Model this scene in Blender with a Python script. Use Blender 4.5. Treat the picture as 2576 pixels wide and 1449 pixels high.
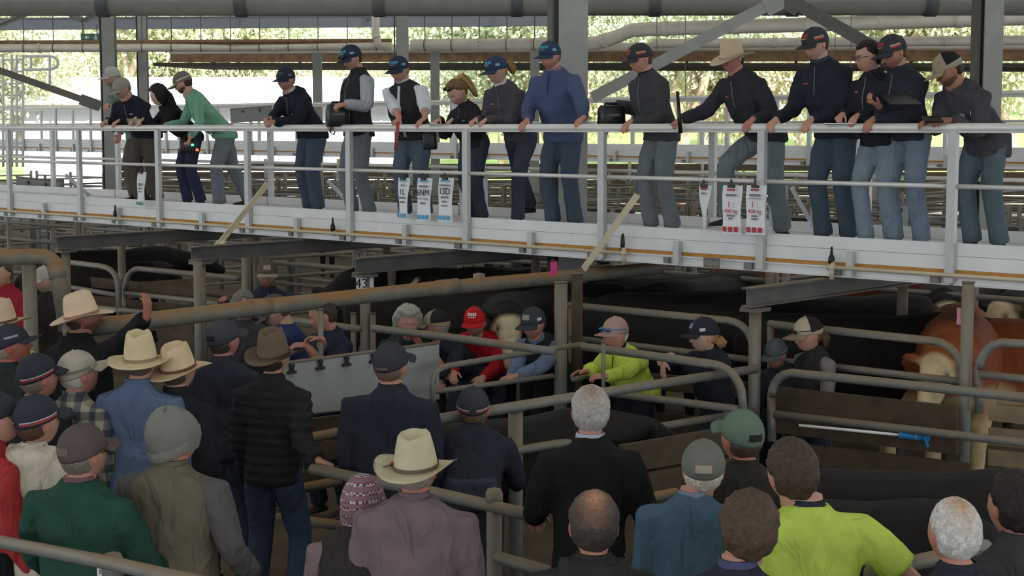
import bpy, math, random
import numpy as np
from mathutils import Vector, Matrix, noise as mnoise
random.seed(7)
for _o in list(bpy.data.objects):
    bpy.data.objects.remove(_o)
SC = bpy.context.scene
COL = SC.collection
# ------------------------------------------------------------------ camera
F = 4000.0                      # focal length in pixels of the 2576x1449 frame
CX, CY, HORIZON = 1288.0, 724.5, 322.0
CAM_Z = 3.05
PITCH = math.atan((CY - HORIZON) / F)
CAM = Vector((0, 0, CAM_Z))
FWD = Vector((0, math.cos(PITCH), -math.sin(PITCH)))
UPV = Vector((0, math.sin(PITCH), math.cos(PITCH)))
RIGHT = Vector((1, 0, 0))
cam_d = bpy.data.cameras.new('camera')
cam_d.sensor_width = 36.0
cam_d.lens = F / 2576.0 * 36.0
cam_d.clip_end = 600
cam_o = bpy.data.objects.new('camera', cam_d)
COL.objects.link(cam_o)
cam_o.location = CAM
cam_o.rotation_euler = (math.pi / 2 - PITCH, 0, 0)
SC.camera = cam_o
# ------------------------------------------------------------------ sky, sun, exposure
world = bpy.data.worlds.new('sky'); SC.world = world
world.use_nodes = True
_nt = world.node_tree
_bg = _nt.nodes['Background']
_bg.inputs[0].default_value = (0.86, 0.93, 1.0, 1)
_bg.inputs[1].default_value = 1.25
sun_d = bpy.data.lights.new('sun', 'SUN')
sun_d.energy = 4.2; sun_d.angle = math.radians(1.5); sun_d.color = (1.0, 0.95, 0.86)
sun_o = bpy.data.objects.new('sun', sun_d); COL.objects.link(sun_o)
sun_o.rotation_euler = (math.radians(50), 0, math.radians(28))
SC.view_settings.view_transform = 'Standard'
SC.view_settings.look = 'None'
SC.view_settings.gamma = 1.0
SC.view_settings.use_curve_mapping = False
SC.view_settings.exposure = 0.88
try:
    SC.cycles.use_denoising = True
    SC.cycles.max_bounces = 6
    SC.cycles.diffuse_bounces = 4
    SC.cycles.glossy_bounces = 2
    SC.cycles.sample_clamp_indirect = 4.0
except Exception:
    pass

# ------------------------------------------------------------------ layout helpers
def P(px, py, s):
    """world point seen at photo pixel (px,py) where one metre measures s pixels"""
    d = F / s
    return CAM + (RIGHT * ((px - CX) / F) + FWD + UPV * ((CY - py) / F)) * d
def PZ(px, py, z):
    r = RIGHT * ((px - CX) / F) + FWD + UPV * ((CY - py) / F)
    return CAM + r * ((z - CAM_Z) / r.z)
def SW(px):                       # pixels per metre along the front handrail of the walkway
    return 183.3 + 0.05966 * (px - 19)
U = Vector((-1.0855, 1.005, 0)).normalized()     # along the walkway, away to the left
V = Vector((-U.y * -1, -U.x, 0)).normalized()    # across the walkway, away to the right
V = Vector((0.6793, 0.7339, 0)).normalized()
O = P(2403, 322, 325.6); O.z = 0
def G(a, b, z=0.0):
    return O + U * a + V * b + Vector((0, 0, z))
def rail_pt(px, z=3.05):
    p = P(px, 322, SW(px)); p.z = z
    return p
Z3 = Vector((0, 0, 1))

# ------------------------------------------------------------------ materials
MATS = {}
def mat(name, col, rough=0.75, metal=0.0, var=0.12, scale=6.0, bump=0.0, bscale=30.0, dirt=None, dirt_amt=0.6, emit=None, spec=0.3, fold=0.0, attr=None, trans=0.0):
    if name in MATS: return MATS[name]
    m = bpy.data.materials.new(name); m.use_nodes = True
    nt = m.node_tree; N = nt.nodes; L = nt.links
    b = N['Principled BSDF']
    b.inputs['Roughness'].default_value = rough
    b.inputs['Metallic'].default_value = metal
    b.inputs['Specular IOR Level'].default_value = spec
    tc = N.new('ShaderNodeTexCoord')
    if attr:
        at = N.new('ShaderNodeAttribute'); at.attribute_name = attr
        src = at.outputs['Color']
    else:
        rgb = N.new('ShaderNodeRGB'); rgb.outputs[0].default_value = (*col, 1)
        src = rgb.outputs[0]
    if var > 0:
        no = N.new('ShaderNodeTexNoise'); no.inputs['Scale'].default_value = scale; no.inputs['Detail'].default_value = 5
        L.new(tc.outputs['Object'], no.inputs['Vector'])
        mr = N.new('ShaderNodeMapRange'); mr.inputs['From Min'].default_value = .25; mr.inputs['From Max'].default_value = .75
        mr.inputs['To Min'].default_value = 1 - var; mr.inputs['To Max'].default_value = 1 + var
        L.new(no.outputs['Fac'], mr.inputs['Value'])
        mx = N.new('ShaderNodeMix'); mx.data_type = 'RGBA'; mx.blend_type = 'MULTIPLY'; mx.inputs[0].default_value = 1
        L.new(src, mx.inputs[6]); L.new(mr.outputs[0], mx.inputs[7])
        src = mx.outputs[2]
    if dirt:
        no2 = N.new('ShaderNodeTexNoise'); no2.inputs['Scale'].default_value = 3.2; no2.inputs['Detail'].default_value = 7
        L.new(tc.outputs['Object'], no2.inputs['Vector'])
        ge = N.new('ShaderNodeNewGeometry'); sx = N.new('ShaderNodeSeparateXYZ'); L.new(ge.outputs['Normal'], sx.inputs[0])
        ma = N.new('ShaderNodeMath'); ma.operation = 'MULTIPLY_ADD'; L.new(sx.outputs['Z'], ma.inputs[0]); ma.inputs[1].default_value = .45
        L.new(no2.outputs['Fac'], ma.inputs[2])
        mr2 = N.new('ShaderNodeMapRange'); mr2.inputs['From Min'].default_value = .42; mr2.inputs['From Max'].default_value = .95
        mr2.inputs['To Max'].default_value = dirt_amt
        L.new(ma.outputs[0], mr2.inputs['Value'])
        mx2 = N.new('ShaderNodeMix'); mx2.data_type = 'RGBA'; L.new(mr2.outputs[0], mx2.inputs[0])
        L.new(src, mx2.inputs[6]); mx2.inputs[7].default_value = (*dirt, 1)
        src = mx2.outputs[2]
    L.new(src, b.inputs['Base Color'])
    h = None
    if bump > 0:
        n3 = N.new('ShaderNodeTexNoise'); n3.inputs['Scale'].default_value = bscale; n3.inputs['Detail'].default_value = 3
        L.new(tc.outputs['Object'], n3.inputs['Vector'])
        bp = N.new('ShaderNodeBump'); bp.inputs['Strength'].default_value = bump; bp.inputs['Distance'].default_value = .01
        L.new(n3.outputs['Fac'], bp.inputs['Height']); h = bp
    if fold > 0:
        mp = N.new('ShaderNodeMapping'); mp.inputs['Scale'].default_value = (9, 9, 4); mp.inputs['Rotation'].default_value = (.5, .4, .3)
        L.new(tc.outputs['Object'], mp.inputs[0])
        n4 = N.new('ShaderNodeTexNoise'); n4.inputs['Scale'].default_value = 1.0; n4.inputs['Detail'].default_value = 2; n4.inputs['Distortion'].default_value = 1.2
        L.new(mp.outputs[0], n4.inputs['Vector'])
        bp2 = N.new('ShaderNodeBump'); bp2.inputs['Strength'].default_value = fold; bp2.inputs['Distance'].default_value = .05
        L.new(n4.outputs['Fac'], bp2.inputs['Height'])
        if h: L.new(h.outputs[0], bp2.inputs['Normal'])
        h = bp2
    if h: L.new(h.outputs[0], b.inputs['Normal'])
    if emit:
        b.inputs['Emission Color'].default_value = (*emit[:3], 1); b.inputs['Emission Strength'].default_value = emit[3]
    if trans:
        b.inputs['Transmission Weight'].default_value = trans
    MATS[name] = m
    return m
def srgb(r, g, b):
    f = lambda c: (c / 255 / 12.92) if c / 255 <= 0.04045 else ((c / 255 + 0.055) / 1.055) ** 2.4
    return (f(r), f(g), f(b))
def fabric(name, rgb, **k):
    if max(rgb) - min(rgb) < 75:
        lum = .3 * rgb[0] + .55 * rgb[1] + .15 * rgb[2]
        up = 8 if lum < 62 else 5 if lum < 120 else 0  # dark cloth lifted: the hazy veil is put into its colour
        rgb = tuple(lum + (c - lum) * .72 + up for c in rgb)
    k.setdefault('var', .12); k.setdefault('scale', 9); k.setdefault('bump', .25); k.setdefault('bscale', 160); k.setdefault('fold', .8); k.setdefault('rough', .9); k.setdefault('spec', .12)
    return mat('fabric_' + name, srgb(*rgb), **k)

GALV = mat('galvanised_steel', srgb(128, 130, 126), rough=.55, metal=.15, var=.16, scale=14, dirt=srgb(140, 116, 84), dirt_amt=.75, bump=.08, bscale=50)
GALV_OLD = mat('rusty_galvanised_pipe', srgb(122, 120, 110), rough=.65, metal=.1, var=.2, scale=9, dirt=srgb(150, 108, 62), dirt_amt=.95, bump=.12, bscale=40)
WHITE_AL = mat('white_painted_aluminium', srgb(226, 226, 226), rough=.5, var=.05, scale=5, dirt=srgb(196, 186, 170), dirt_amt=.25)
POST_AL = mat('grey_aluminium_post', srgb(188, 189, 187), rough=.45, metal=.25, var=.06)
RAIL_AL = mat('handrail_aluminium', srgb(224, 222, 217), rough=.42, metal=.2, var=.07, dirt=srgb(190, 180, 160), dirt_amt=.3)
PLYWOOD = mat('orange_ply_edge', srgb(186, 132, 66), rough=.8, var=.2, scale=20)
TAN_PIPE = mat('tan_conduit', srgb(200, 186, 160), rough=.5, var=.08)
DARK_STEEL = mat('dark_steel', srgb(96, 98, 98), rough=.6, metal=.2, var=.15, dirt=srgb(150, 124, 84), dirt_amt=.7)
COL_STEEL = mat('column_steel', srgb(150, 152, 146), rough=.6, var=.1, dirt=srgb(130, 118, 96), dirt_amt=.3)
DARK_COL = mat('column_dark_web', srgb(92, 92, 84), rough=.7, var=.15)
PVC = mat('dirty_white_pipe', srgb(214, 208, 196), rough=.45, var=.08, scale=3, dirt=srgb(170, 140, 100), dirt_amt=.45)
RUST = mat('rusty_gutter', srgb(134, 104, 78), rough=.8, var=.35, scale=5)
TIMBER = mat('weathered_timber', srgb(84, 72, 57), rough=.9, var=.3, scale=7, bump=.4, bscale=25)
TIMBER_L = mat('pale_timber', srgb(150, 130, 104), rough=.9, var=.25, scale=7, bump=.3, bscale=25)
BLACK_PL = mat('black_plastic', srgb(22, 22, 24), rough=.4, var=.05, spec=.4)
PAPER = mat('white_paper', srgb(226, 228, 230), rough=.9, var=.03)
INK = mat('black_ink', srgb(24, 24, 26), rough=.8, var=0)
GREY_INK = mat('grey_ink', srgb(130, 130, 134), rough=.8, var=0)
BLUE_INK = mat('blue_ink', srgb(96, 168, 214), rough=.8, var=0)
RED_INK = mat('red_ink', srgb(186, 66, 78), rough=.8, var=0)
GREEN_INK = mat('green_ink', srgb(110, 160, 130), rough=.8, var=0)
SHEET = mat('grey_sheet_metal', srgb(150, 154, 152), rough=.6, metal=.1, var=.1, scale=4, dirt=srgb(128, 110, 84), dirt_amt=.3)
SKIN = mat('skin', (1, 1, 1), rough=.55, var=.05, scale=30, attr='Col', spec=.3)
HAIRM = mat('hair_fibres', (1, 1, 1), rough=.6, var=.3, scale=70, attr='Col', bump=.6, bscale=120, spec=.25)
COWM = mat('cow_coat', (1, 1, 1), rough=.75, var=.25, scale=12, attr='Col', bump=.5, bscale=60, spec=.2)
CLIP = mat('dark_clip', srgb(60, 56, 52), rough=.4, metal=.5, var=0)

# ------------------------------------------------------------------ mesh helpers
ORG = {}
def base_of(parent):
    return ORG.get(parent.name, Vector((0, 0, 0))) if parent else Vector((0, 0, 0))
def thing(name, label, cat, loc=(0, 0, 0), group=None, kind=None):
    o = bpy.data.objects.new(name, None); COL.objects.link(o)
    o.empty_display_size = .1
    o.location = Vector(loc); ORG[o.name] = Vector(loc)
    tag(o, label, cat, group, kind)
    return o
def tag(o, label=None, cat=None, group=None, kind=None):
    if label: o['label'] = label
    if cat: o['category'] = cat
    if group: o['group'] = group
    if kind: o['kind'] = kind
    return o
def mesh_obj(name, verts, faces, mats, parent=None, smooth=True, mi=None, cols=None):
    base = base_of(parent)
    me = bpy.data.meshes.new(name)
    v = np.asarray([tuple(x) for x in verts] if not isinstance(verts, np.ndarray) else verts, dtype=float)
    if parent is not None: v = v - np.array(base)
    me.from_pydata(v.tolist(), [], faces)
    if not isinstance(mats, (list, tuple)): mats = [mats]
    for m in mats: me.materials.append(m)
    if mi is not None: me.polygons.foreach_set('material_index', mi)
    me.polygons.foreach_set('use_smooth', [smooth] * len(me.polygons))
    if cols is not None:
        at = me.color_attributes.new('Col', 'FLOAT_COLOR', 'POINT')
        c = np.ones((len(v), 4)); c[:, :3] = cols
        at.data.foreach_set('color', c.ravel())
    me.update()
    o = bpy.data.objects.new(name, me); COL.objects.link(o)
    if parent is not None:
        o.parent = parent
        ORG[o.name] = base
    return o
class MB:
    def __init__(s): s.v = []; s.f = []; s.mi = []; s.cur = 0
    def add(s, vs, fs):
        n = len(s.v); s.v.extend([Vector(x) for x in vs])
        for f in fs: s.f.append([i + n for i in f]); s.mi.append(s.cur)
        return s
    def bar(s, p0, p1, w, h, up=Z3, taper=1.0):
        p0, p1 = Vector(p0), Vector(p1); d = (p1 - p0).normalized()
        if abs(d.dot(up)) > .99: up = Vector((0, 1, 0)) if abs(d.y) < .9 else Vector((1, 0, 0))
        x = d.cross(up).normalized(); y = x.cross(d).normalized()
        vs = []
        for p, k in ((p0, 1), (p1, taper)):
            for sx, sy in ((-1, -1), (1, -1), (1, 1), (-1, 1)):
                vs.append(p + x * (sx * w / 2 * k) + y * (sy * h / 2 * k))
        return s.add(vs, [(3, 2, 1, 0), (4, 5, 6, 7), (0, 1, 5, 4), (1, 2, 6, 5), (2, 3, 7, 6), (3, 0, 4, 7)])
    def box(s, c, x, y, z):      # half-extent vectors
        c = Vector(c); x, y, z = Vector(x), Vector(y), Vector(z)
        vs = [c + x * i + y * j + z * k for k in (-1, 1) for i, j in ((-1, -1), (1, -1), (1, 1), (-1, 1))]
        return s.add(vs, [(3, 2, 1, 0), (4, 5, 6, 7), (0, 1, 5, 4), (1, 2, 6, 5), (2, 3, 7, 6), (3, 0, 4, 7)])
    def tube(s, pts, r, n=8, up=Z3, flat=1.0, closed=False):
        pts = [Vector(p) for p in pts]; k = len(pts)
        rs = r if isinstance(r, (list, tuple)) else [r] * k
        rings = []; prev = None
        for i, p in enumerate(pts):
            if closed: d = pts[(i + 1) % k] - pts[i - 1]
            else: d = pts[min(i + 1, k - 1)] - pts[max(i - 1, 0)]
            d.normalize()
            if prev is None:
                x = d.cross(up)
                if x.length < .05: x = d.cross(Vector((1, .1, 0)))
            else:
                x = prev - d * prev.dot(d)
                if x.length < .01: x = d.cross(up)
            x.normalize(); prev = x
            y = x.cross(d).normalized()
            rings.append([p + (x * math.cos(t) * 1.0 + y * math.sin(t) * flat) * rs[i] for t in [2 * math.pi * j / n for j in range(n)]])
        return s.loft(rings, closed_path=closed)
    def loft(s, rings, caps=True, closed_path=False):
        n = len(rings[0]); vs = [v for r in rings for v in r]; fs = []
        kk = len(rings)
        for i in range(kk if closed_path else kk - 1):
            i2 = (i + 1) % kk
            for j in range(n):
                a, b = i * n + j, i * n + (j + 1) % n
                c, d = i2 * n + (j + 1) % n, i2 * n + j
                fs.append((a, b, c, d))
        if caps and not closed_path:
            fs.append(tuple(range(n - 1, -1, -1))); fs.append(tuple((kk - 1) * n + j for j in range(n)))
        return s.add(vs, fs)
    def ball(s, c, r, n=10, m=7, axes=None):
        c = Vector(c)
        if not isinstance(r, (tuple, list)): r = (r, r, r)
        X, Y, Zz = axes or (Vector((1, 0, 0)), Vector((0, 1, 0)), Z3)
        vs = [c + Zz * r[2]]
        for i in range(1, m):
            ph = math.pi * i / m
            for j in range(n):
                t = 2 * math.pi * j / n
                vs.append(c + X * (r[0] * math.sin(ph) * math.cos(t)) + Y * (r[1] * math.sin(ph) * math.sin(t)) + Zz * (r[2] * math.cos(ph)))
        vs.append(c - Zz * r[2]); fs = []
        for j in range(n): fs.append((0, 1 + j, 1 + (j + 1) % n))
        for i in range(m - 2):
            for j in range(n):
                a = 1 + i * n + j; b = 1 + i * n + (j + 1) % n
                fs.append((a, a + n, b + n, b))
        e = len(vs) - 1; st = 1 + (m - 2) * n
        for j in range(n): fs.append((e, st + (j + 1) % n, st + j))
        return s.add(vs, fs)
    def build(s, name, mats, parent=None, smooth=False):
        return mesh_obj(name, s.v, s.f, mats, parent, smooth, s.mi)
def part(name, m, parent, fn, smooth=False):
    b = MB(); fn(b); return b.build(name, m, parent, smooth)
def arc(c, x, y, r, t0, t1, n=8):
    return [Vector(c) + Vector(x) * (r * math.cos(t0 + (t1 - t0) * i / n)) + Vector(y) * (r * math.sin(t0 + (t1 - t0) * i / n)) for i in range(n + 1)]
def copy_tree(o, parent=None):
    c = o.copy(); COL.objects.link(c)
    if parent is not None: c.parent = parent
    for ch in list(o.children): copy_tree(ch, c)
    return c
def lettering(txt, loc, xdir, updir, size, m, parent, name='lettering', align='CENTER'):
    cu = bpy.data.curves.new(name, 'FONT'); cu.body = txt; cu.size = size; cu.align_x = align; cu.align_y = 'CENTER'; cu.extrude = .0008
    cu.materials.append(m)
    o = bpy.data.objects.new(name, cu); COL.objects.link(o)
    x = Vector(xdir).normalized(); y = Vector(updir).normalized(); z = x.cross(y)
    M = Matrix((x, y, z)).transposed().to_4x4()
    M.translation = Vector(loc) - base_of(parent)
    o.parent = parent; o.matrix_local = M
    return o
# ================================================================== THE SETTING
def grid_plane(name, x0, x1, y0, y1, nx, ny, zf, m):
    vs = []; fs = []
    for j in range(ny + 1):
        for i in range(nx + 1):
            x = x0 + (x1 - x0) * i / nx; y = y0 + (y1 - y0) * j / ny
            vs.append((x, y, zf(x, y)))
    for j in range(ny):
        for i in range(nx):
            a = j * (nx + 1) + i; fs.append((a, a + 1, a + nx + 2, a + nx + 1))
    o = mesh_obj(name, vs, fs, m, None, True); o['kind'] = 'structure'
    return o
DIRT = mat('trodden_dirt_floor', srgb(92, 76, 58), rough=.95, var=.4, scale=2.2, bump=.8, bscale=9)
GRASS = mat('mown_grass', srgb(150, 172, 106), rough=.95, var=.25, scale=.6, bump=.5, bscale=8)
GRAVEL = mat('pale_gravel_yard', srgb(186, 176, 158), rough=.95, var=.15, scale=.8)
grid_plane('floor', -40, 40, -14, 56, 60, 52, lambda x, y: -.03 + .02 * mnoise.noise(Vector((x * .8, y * .8, 0))), DIRT)
grid_plane('ground_gravel', -120, 120, 56, 74, 20, 3, lambda x, y: -.04 + (.35 if x < 2 else .9) * 0, GRAVEL)
grid_plane('ground_grass', -140, 140, 74, 190, 40, 30, lambda x, y: min(7.0, (y - 74) * .11) * max(0, min(1, (x + 30) / 40)) - .04, GRASS)

# roof sheets, unseen above the frame; translucent strips between added to soften the light
ROOF = mat('roof_sheet_steel', srgb(170, 172, 172), rough=.6, var=.08)
FIBRE = bpy.data.materials.new('translucent_fibreglass'); FIBRE.use_nodes = True
_n = FIBRE.node_tree.nodes; _l = FIBRE.node_tree.links
for q in list(_n):
    if q.type != 'OUTPUT_MATERIAL': _n.remove(q)
_tr = _n.new('ShaderNodeBsdfTranslucent'); _tr.inputs[0].default_value = (.62, .62, .58, 1)
_df = _n.new('ShaderNodeBsdfDiffuse'); _df.inputs[0].default_value = (.8, .8, .78, 1)
_mx = _n.new('ShaderNodeMixShader'); _mx.inputs[0].default_value = .3
_l.new(_tr.outputs[0], _mx.inputs[1]); _l.new(_df.outputs[0], _mx.inputs[2]); _l.new(_mx.outputs[0], _n['Material Output'].inputs[0])
roof = bpy.data.objects.new('roof', None); COL.objects.link(roof); roof['kind'] = 'structure'
ry = -16.0
while ry < 52:
    part('roof_sheet', ROOF, roof, lambda b: b.box((0, ry + 2.4, 7.4), (36, 0, 0), (0, 2.4, 0), (0, 0, .03)))
    if ry < 46: part('added_skylight', FIBRE, roof, lambda b: b.add([(-36, ry + 4.8, 7.4), (36, ry + 4.8, 7.4), (36, ry + 6.4, 7.4), (-36, ry + 6.4, 7.4)], [(0, 1, 2, 3)]))
    ry += 6.4

# ================================================================== STEEL COLUMNS, BEAMS, PIPES OF THE SHED
def h_column(name, label, px, s, w, z0, z1, d=None, yaw=0.0):
    """H-section column: dark web side visible at one side, pale flange"""
    d = d or w
    c = P(px, 322, s); c.z = 0
    t = thing(name, label, 'column', (c.x, c.y, z0), kind='structure')
    x = Vector((math.cos(yaw), math.sin(yaw), 0)); y = Vector((-x.y, x.x, 0))
    h = Vector((0, 0, (z1 - z0) / 2)); m = Vector((c.x, c.y, (z0 + z1) / 2))
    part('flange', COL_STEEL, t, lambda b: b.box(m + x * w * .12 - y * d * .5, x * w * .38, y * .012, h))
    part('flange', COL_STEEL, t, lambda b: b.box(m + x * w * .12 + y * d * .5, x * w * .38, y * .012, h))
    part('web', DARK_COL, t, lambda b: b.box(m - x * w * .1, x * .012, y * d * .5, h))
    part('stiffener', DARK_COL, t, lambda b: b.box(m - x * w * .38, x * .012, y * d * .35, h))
    part('base_plate', DARK_STEEL, t, lambda b: b.box((c.x, c.y, z0 + .02), x * w * .8, y * d * .8, (0, 0, .02)))
    return t
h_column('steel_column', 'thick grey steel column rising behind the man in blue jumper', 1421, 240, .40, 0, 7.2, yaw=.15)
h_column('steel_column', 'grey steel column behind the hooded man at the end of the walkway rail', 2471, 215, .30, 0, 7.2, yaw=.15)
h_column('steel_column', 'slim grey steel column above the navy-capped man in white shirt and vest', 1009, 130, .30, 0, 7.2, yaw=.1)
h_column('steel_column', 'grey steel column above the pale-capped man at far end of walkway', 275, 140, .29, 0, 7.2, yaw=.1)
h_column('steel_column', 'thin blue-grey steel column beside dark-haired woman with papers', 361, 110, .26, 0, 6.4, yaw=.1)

def pipe_run(name, label, pts, r, m, cat='pipe', collars=0, hang=0, n=12, cm=None):
    pts = [Vector(p) for p in pts]
    t = thing(name, label, cat, pts[0])
    part('pipe_body', m, t, lambda b: b.tube(pts, r, n), True)
    tot = sum((pts[i + 1] - pts[i]).length for i in range(len(pts) - 1))
    def at(d):
        for i in range(len(pts) - 1):
            l = (pts[i + 1] - pts[i]).length
            if d <= l: return pts[i].lerp(pts[i + 1], d / l), (pts[i + 1] - pts[i]).normalized()
            d -= l
        return pts[-1], (pts[-1] - pts[-2]).normalized()
    for i in range(collars):
        p, d = at(tot * (i + .5) / collars)
        part('collar', cm or m, t, lambda b: b.tube([p - d * r * .45, p + d * r * .45], r * 1.1, n), True)
    for i in range(hang):
        p, d = at(tot * (i + .5) / hang)
        part('hanger_rod', DARK_STEEL, t, lambda b: b.tube([p + Z3 * r * .9, p + Z3 * (r + .75)], .012, 5))
        part('strap', DARK_STEEL, t, lambda b: b.tube(arc(p, Vector((0, 0, 1)), d.cross(Z3).normalized(), r * 1.04, 0, 2 * math.pi, 10), .012, 4))
    return t
# big chord pipe along the very top of the frame
pipe_run('roof_chord_pipe', 'long thick grey pipe running under the roof across the whole view', [P(-260, 8, 185), P(2860, 6, 185)], .175, mat('grey_painted_pipe', srgb(138, 138, 128), rough=.6, var=.1, dirt=srgb(110, 96, 74), dirt_amt=.4), collars=9, cm=DARK_STEEL)
# second tie beam, upper left
def steel_beam(name, label, p0, p1, w, h, m, cat='beam', n_plate=0):
    p0, p1 = Vector(p0), Vector(p1); t = thing(name, label, cat, p0)
    part('web', m, t, lambda b: b.bar(p0, p1, w * .2, h))
    part('top_flange', m, t, lambda b: b.bar(p0 + Z3 * h / 2, p1 + Z3 * h / 2, w, .02))
    part('bottom_flange', m, t, lambda b: b.bar(p0 - Z3 * h / 2, p1 - Z3 * h / 2, w, .02))
    for i in range(n_plate):
        q = p0.lerp(p1, (i + .5) / n_plate)
        part('stiffener_plate', m, t, lambda b: b.bar(q - Z3 * h / 2, q + Z3 * h / 2, w * .8, .03, up=(p1 - p0).normalized()))
    return t
BLUEGREY = mat('blue_grey_steel', srgb(166, 172, 180), rough=.6, var=.06)
steel_beam('roof_tie_beam', 'blue-grey steel tie beam crossing behind the columns near roof', P(-200, 62, 105), P(1400, 50, 105), .2, .26, BLUEGREY, n_plate=5)
# web members of the truss, upper left
TR = mat('truss_steel', srgb(128, 128, 122), rough=.6, var=.12)
for i, (q0, q1, lab) in enumerate((
        ((-30, 72), (110, 14), 'pale diagonal truss strut at the upper corner above white ladder'),
        ((150, 26), (205, 52), 'short truss strut leaning down to the tie beam beside the slim column'),
        ((205, 52), (262, 22), 'short truss strut rising from the tie beam to slim column'),
        ((905, 30), (925, 52), 'short truss strut above tall man in black vest'))):
    b0, b1 = P(*q0, 112), P(*q1, 112)
    t = thing('truss_strut', lab, 'strut', b0)
    part('angle_leg', TR, t, lambda b: b.bar(b0, b1, .12, .03)); part('angle_leg', TR, t, lambda b: b.bar(b0 + Vector((.05, 0, 0)), b1 + Vector((.05, 0, 0)), .03, .12))
# long white services pipe with hanger rods
pipe_run('services_pipe', 'long dirty white pipe with straps below the tie beam at upper left', [P(-200, 122, 112), P(600, 119, 112), P(985, 116, 113)], .095, PVC, collars=2, hang=16)
pipe_run('services_pipe', 'bright white strapped pipe between slim column and thick column', [P(1035, 114, 118), P(1380, 110, 120)], .125, PVC, collars=1, hang=5)
pipe_run('rusty_pipe', 'thin rusty brown pipe lying just above the strapped white pipe', [P(-200, 108, 111), P(985, 103, 113)], .05, RUST)
pipe_run('downpipe', 'vertical dirty white downpipe bending into the pipe above tall vested man', [P(945, -40, 117), P(945, 88, 117), P(952, 112, 117), P(975, 120, 117)], .085, PVC, collars=2)
# big gutter pipe with elbow, upper right
pipe_run('gutter_pipe', 'big white gutter pipe with elbow running to the upper corner above hatted man',
         [P(1440, 112, 118), P(1500, 108, 118), P(1545, 95, 119), P(1590, 76, 120), P(1640, 73, 121), P(2100, 60, 126), P(2720, 40, 134)], .145, PVC, collars=7, hang=0)
pipe_run('gutter_pipe', 'lower white pipe crossing behind caps of the people in navy jumpers', [P(1640, 110, 116), P(2720, 100, 124)], .1, PVC, collars=5)
for i, px in enumerate((1652, 1724, 2100, 2140)):
    p = P(px, 60, 150)
    part('hanging_wire', DARK_STEEL, None, lambda b: b.tube([p + Z3 * .6, P(px, 245, 150)], .006, 5))
    tag(bpy.context.scene.objects[-1] if False else COL.objects[-1], ['thin black wire hanging left of the V brace', 'thin black wire crossing the V brace', 'thin wire hanging by the tall navy-jumper man', 'thin wire hanging above woman in glasses'][i], 'wire')
# low canopy: gutter, rusty fascia, dark underside
t = thing('low_canopy', 'long low canopy roof with rusty fascia behind the walkway people', 'roof', P(420, 150, 92), kind='structure')
c0, c1 = P(430, 152, 90), P(2760, 150, 112)
part('gutter', PVC, t, lambda b: b.tube([c0 + Z3 * .28, c1 + Z3 * .34], .12, 10), True)
part('fascia', RUST, t, lambda b: b.bar(c0 + Z3 * .08, c1 + Z3 * .1, .05, .26))
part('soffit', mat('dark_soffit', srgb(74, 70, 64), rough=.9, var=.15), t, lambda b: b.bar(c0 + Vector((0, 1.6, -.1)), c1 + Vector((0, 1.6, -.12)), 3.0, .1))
for i in range(9):
    q = c0.lerp(c1, (i + .5) / 9)
    part('bracket', DARK_STEEL, t, lambda b: b.bar(q + Z3 * .2, q + Vector((0, .3, -.2)), .06, .1))
for px in (1345, 2195, 800, 1095):
    q = P(px, 322, 92 + px * .008); q.z = 0
    part('canopy_post', COL_STEEL, t, lambda b: b.bar(q, q + Z3 * 4.95, .22, .22))
# V braces meeting at the top
def brace(lab, p0, p1, w, m):
    t = thing('roof_brace', lab, 'brace', p0)
    d = (Vector(p1) - Vector(p0)).normalized()
    part('angle_leg', m, t, lambda b: b.bar(p0, p1, .03, w))
    part('angle_leg', m, t, lambda b: b.bar(Vector(p0) + Vector((0, w * .5, w * .45)), Vector(p1) + Vector((0, w * .5, w * .45)), w, .025))
    part('gusset_plate', m, t, lambda b: b.bar(Vector(p1) - d * .25, Vector(p1) + d * .1, .04, w * 1.8))
brace('pale diagonal brace rising from behind blue jumper man to roof pipe', P(1490, 246, 222), P(1972, -8, 222), .13, COL_STEEL)
brace('dark diagonal brace falling from roof pipe behind woman in glasses', P(2205, 122, 222), P(1965, -12, 222), .14, DARK_COL)
brace('slim grey brace slanting down at far end of the walkway', P(-30, 168, 150), P(238, 262, 150), .1, DARK_STEEL)

# exit sign, flood lamps
EXITG = mat('exit_sign_green', srgb(70, 118, 98), rough=.5, var=.03)
t = thing('exit_sign', 'green exit sign with arrow hanging below the tie beam', 'sign', P(228, 94, 110))
c = P(228, 94, 110)
part('sign_board', EXITG, t, lambda b: b.box(c, (.22, 0, 0), (0, .02, 0), (0, 0, .085)))
part('arrow', PAPER, t, lambda b: (b.add([c + Vector(q) for q in ((-.14, -.025, 0), (-.08, -.025, .05), (-.08, -.025, .02), (-.03, -.025, .02), (-.03, -.025, -.02), (-.08, -.025, -.02), (-.08, -.025, -.05))], [(0, 1, 2, 3, 4, 5, 6)])))
part('running_figure', PAPER, t, lambda b: (b.box(c + Vector((.12, -.024, .015)), (.015, 0, .01), (0, .003, 0), (-.008, 0, .03)), b.box(c + Vector((.13, -.024, .055)), (.012, 0, 0), (0, .003, 0), (0, 0, .012)), b.box(c + Vector((.1, -.024, -.035)), (.012, 0, 0), (0, .003, 0), (-.02, 0, .03)), b.box(c + Vector((.145, -.024, -.035)), (.01, 0, 0), (0, .003, 0), (.015, 0, .03))))
part('bracket', DARK_STEEL, t, lambda b: (b.bar(c + Vector((-.15, 0, .08)), c + Vector((-.15, 0, .3)), .02, .02), b.bar(c + Vector((.15, 0, .08)), c + Vector((.15, 0, .3)), .02, .02)))
c = P(612, 55, 104)
t = thing('flood_lamp', 'twin flood lamps fixed to the front of the tie beam', 'lamp', c)
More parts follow.
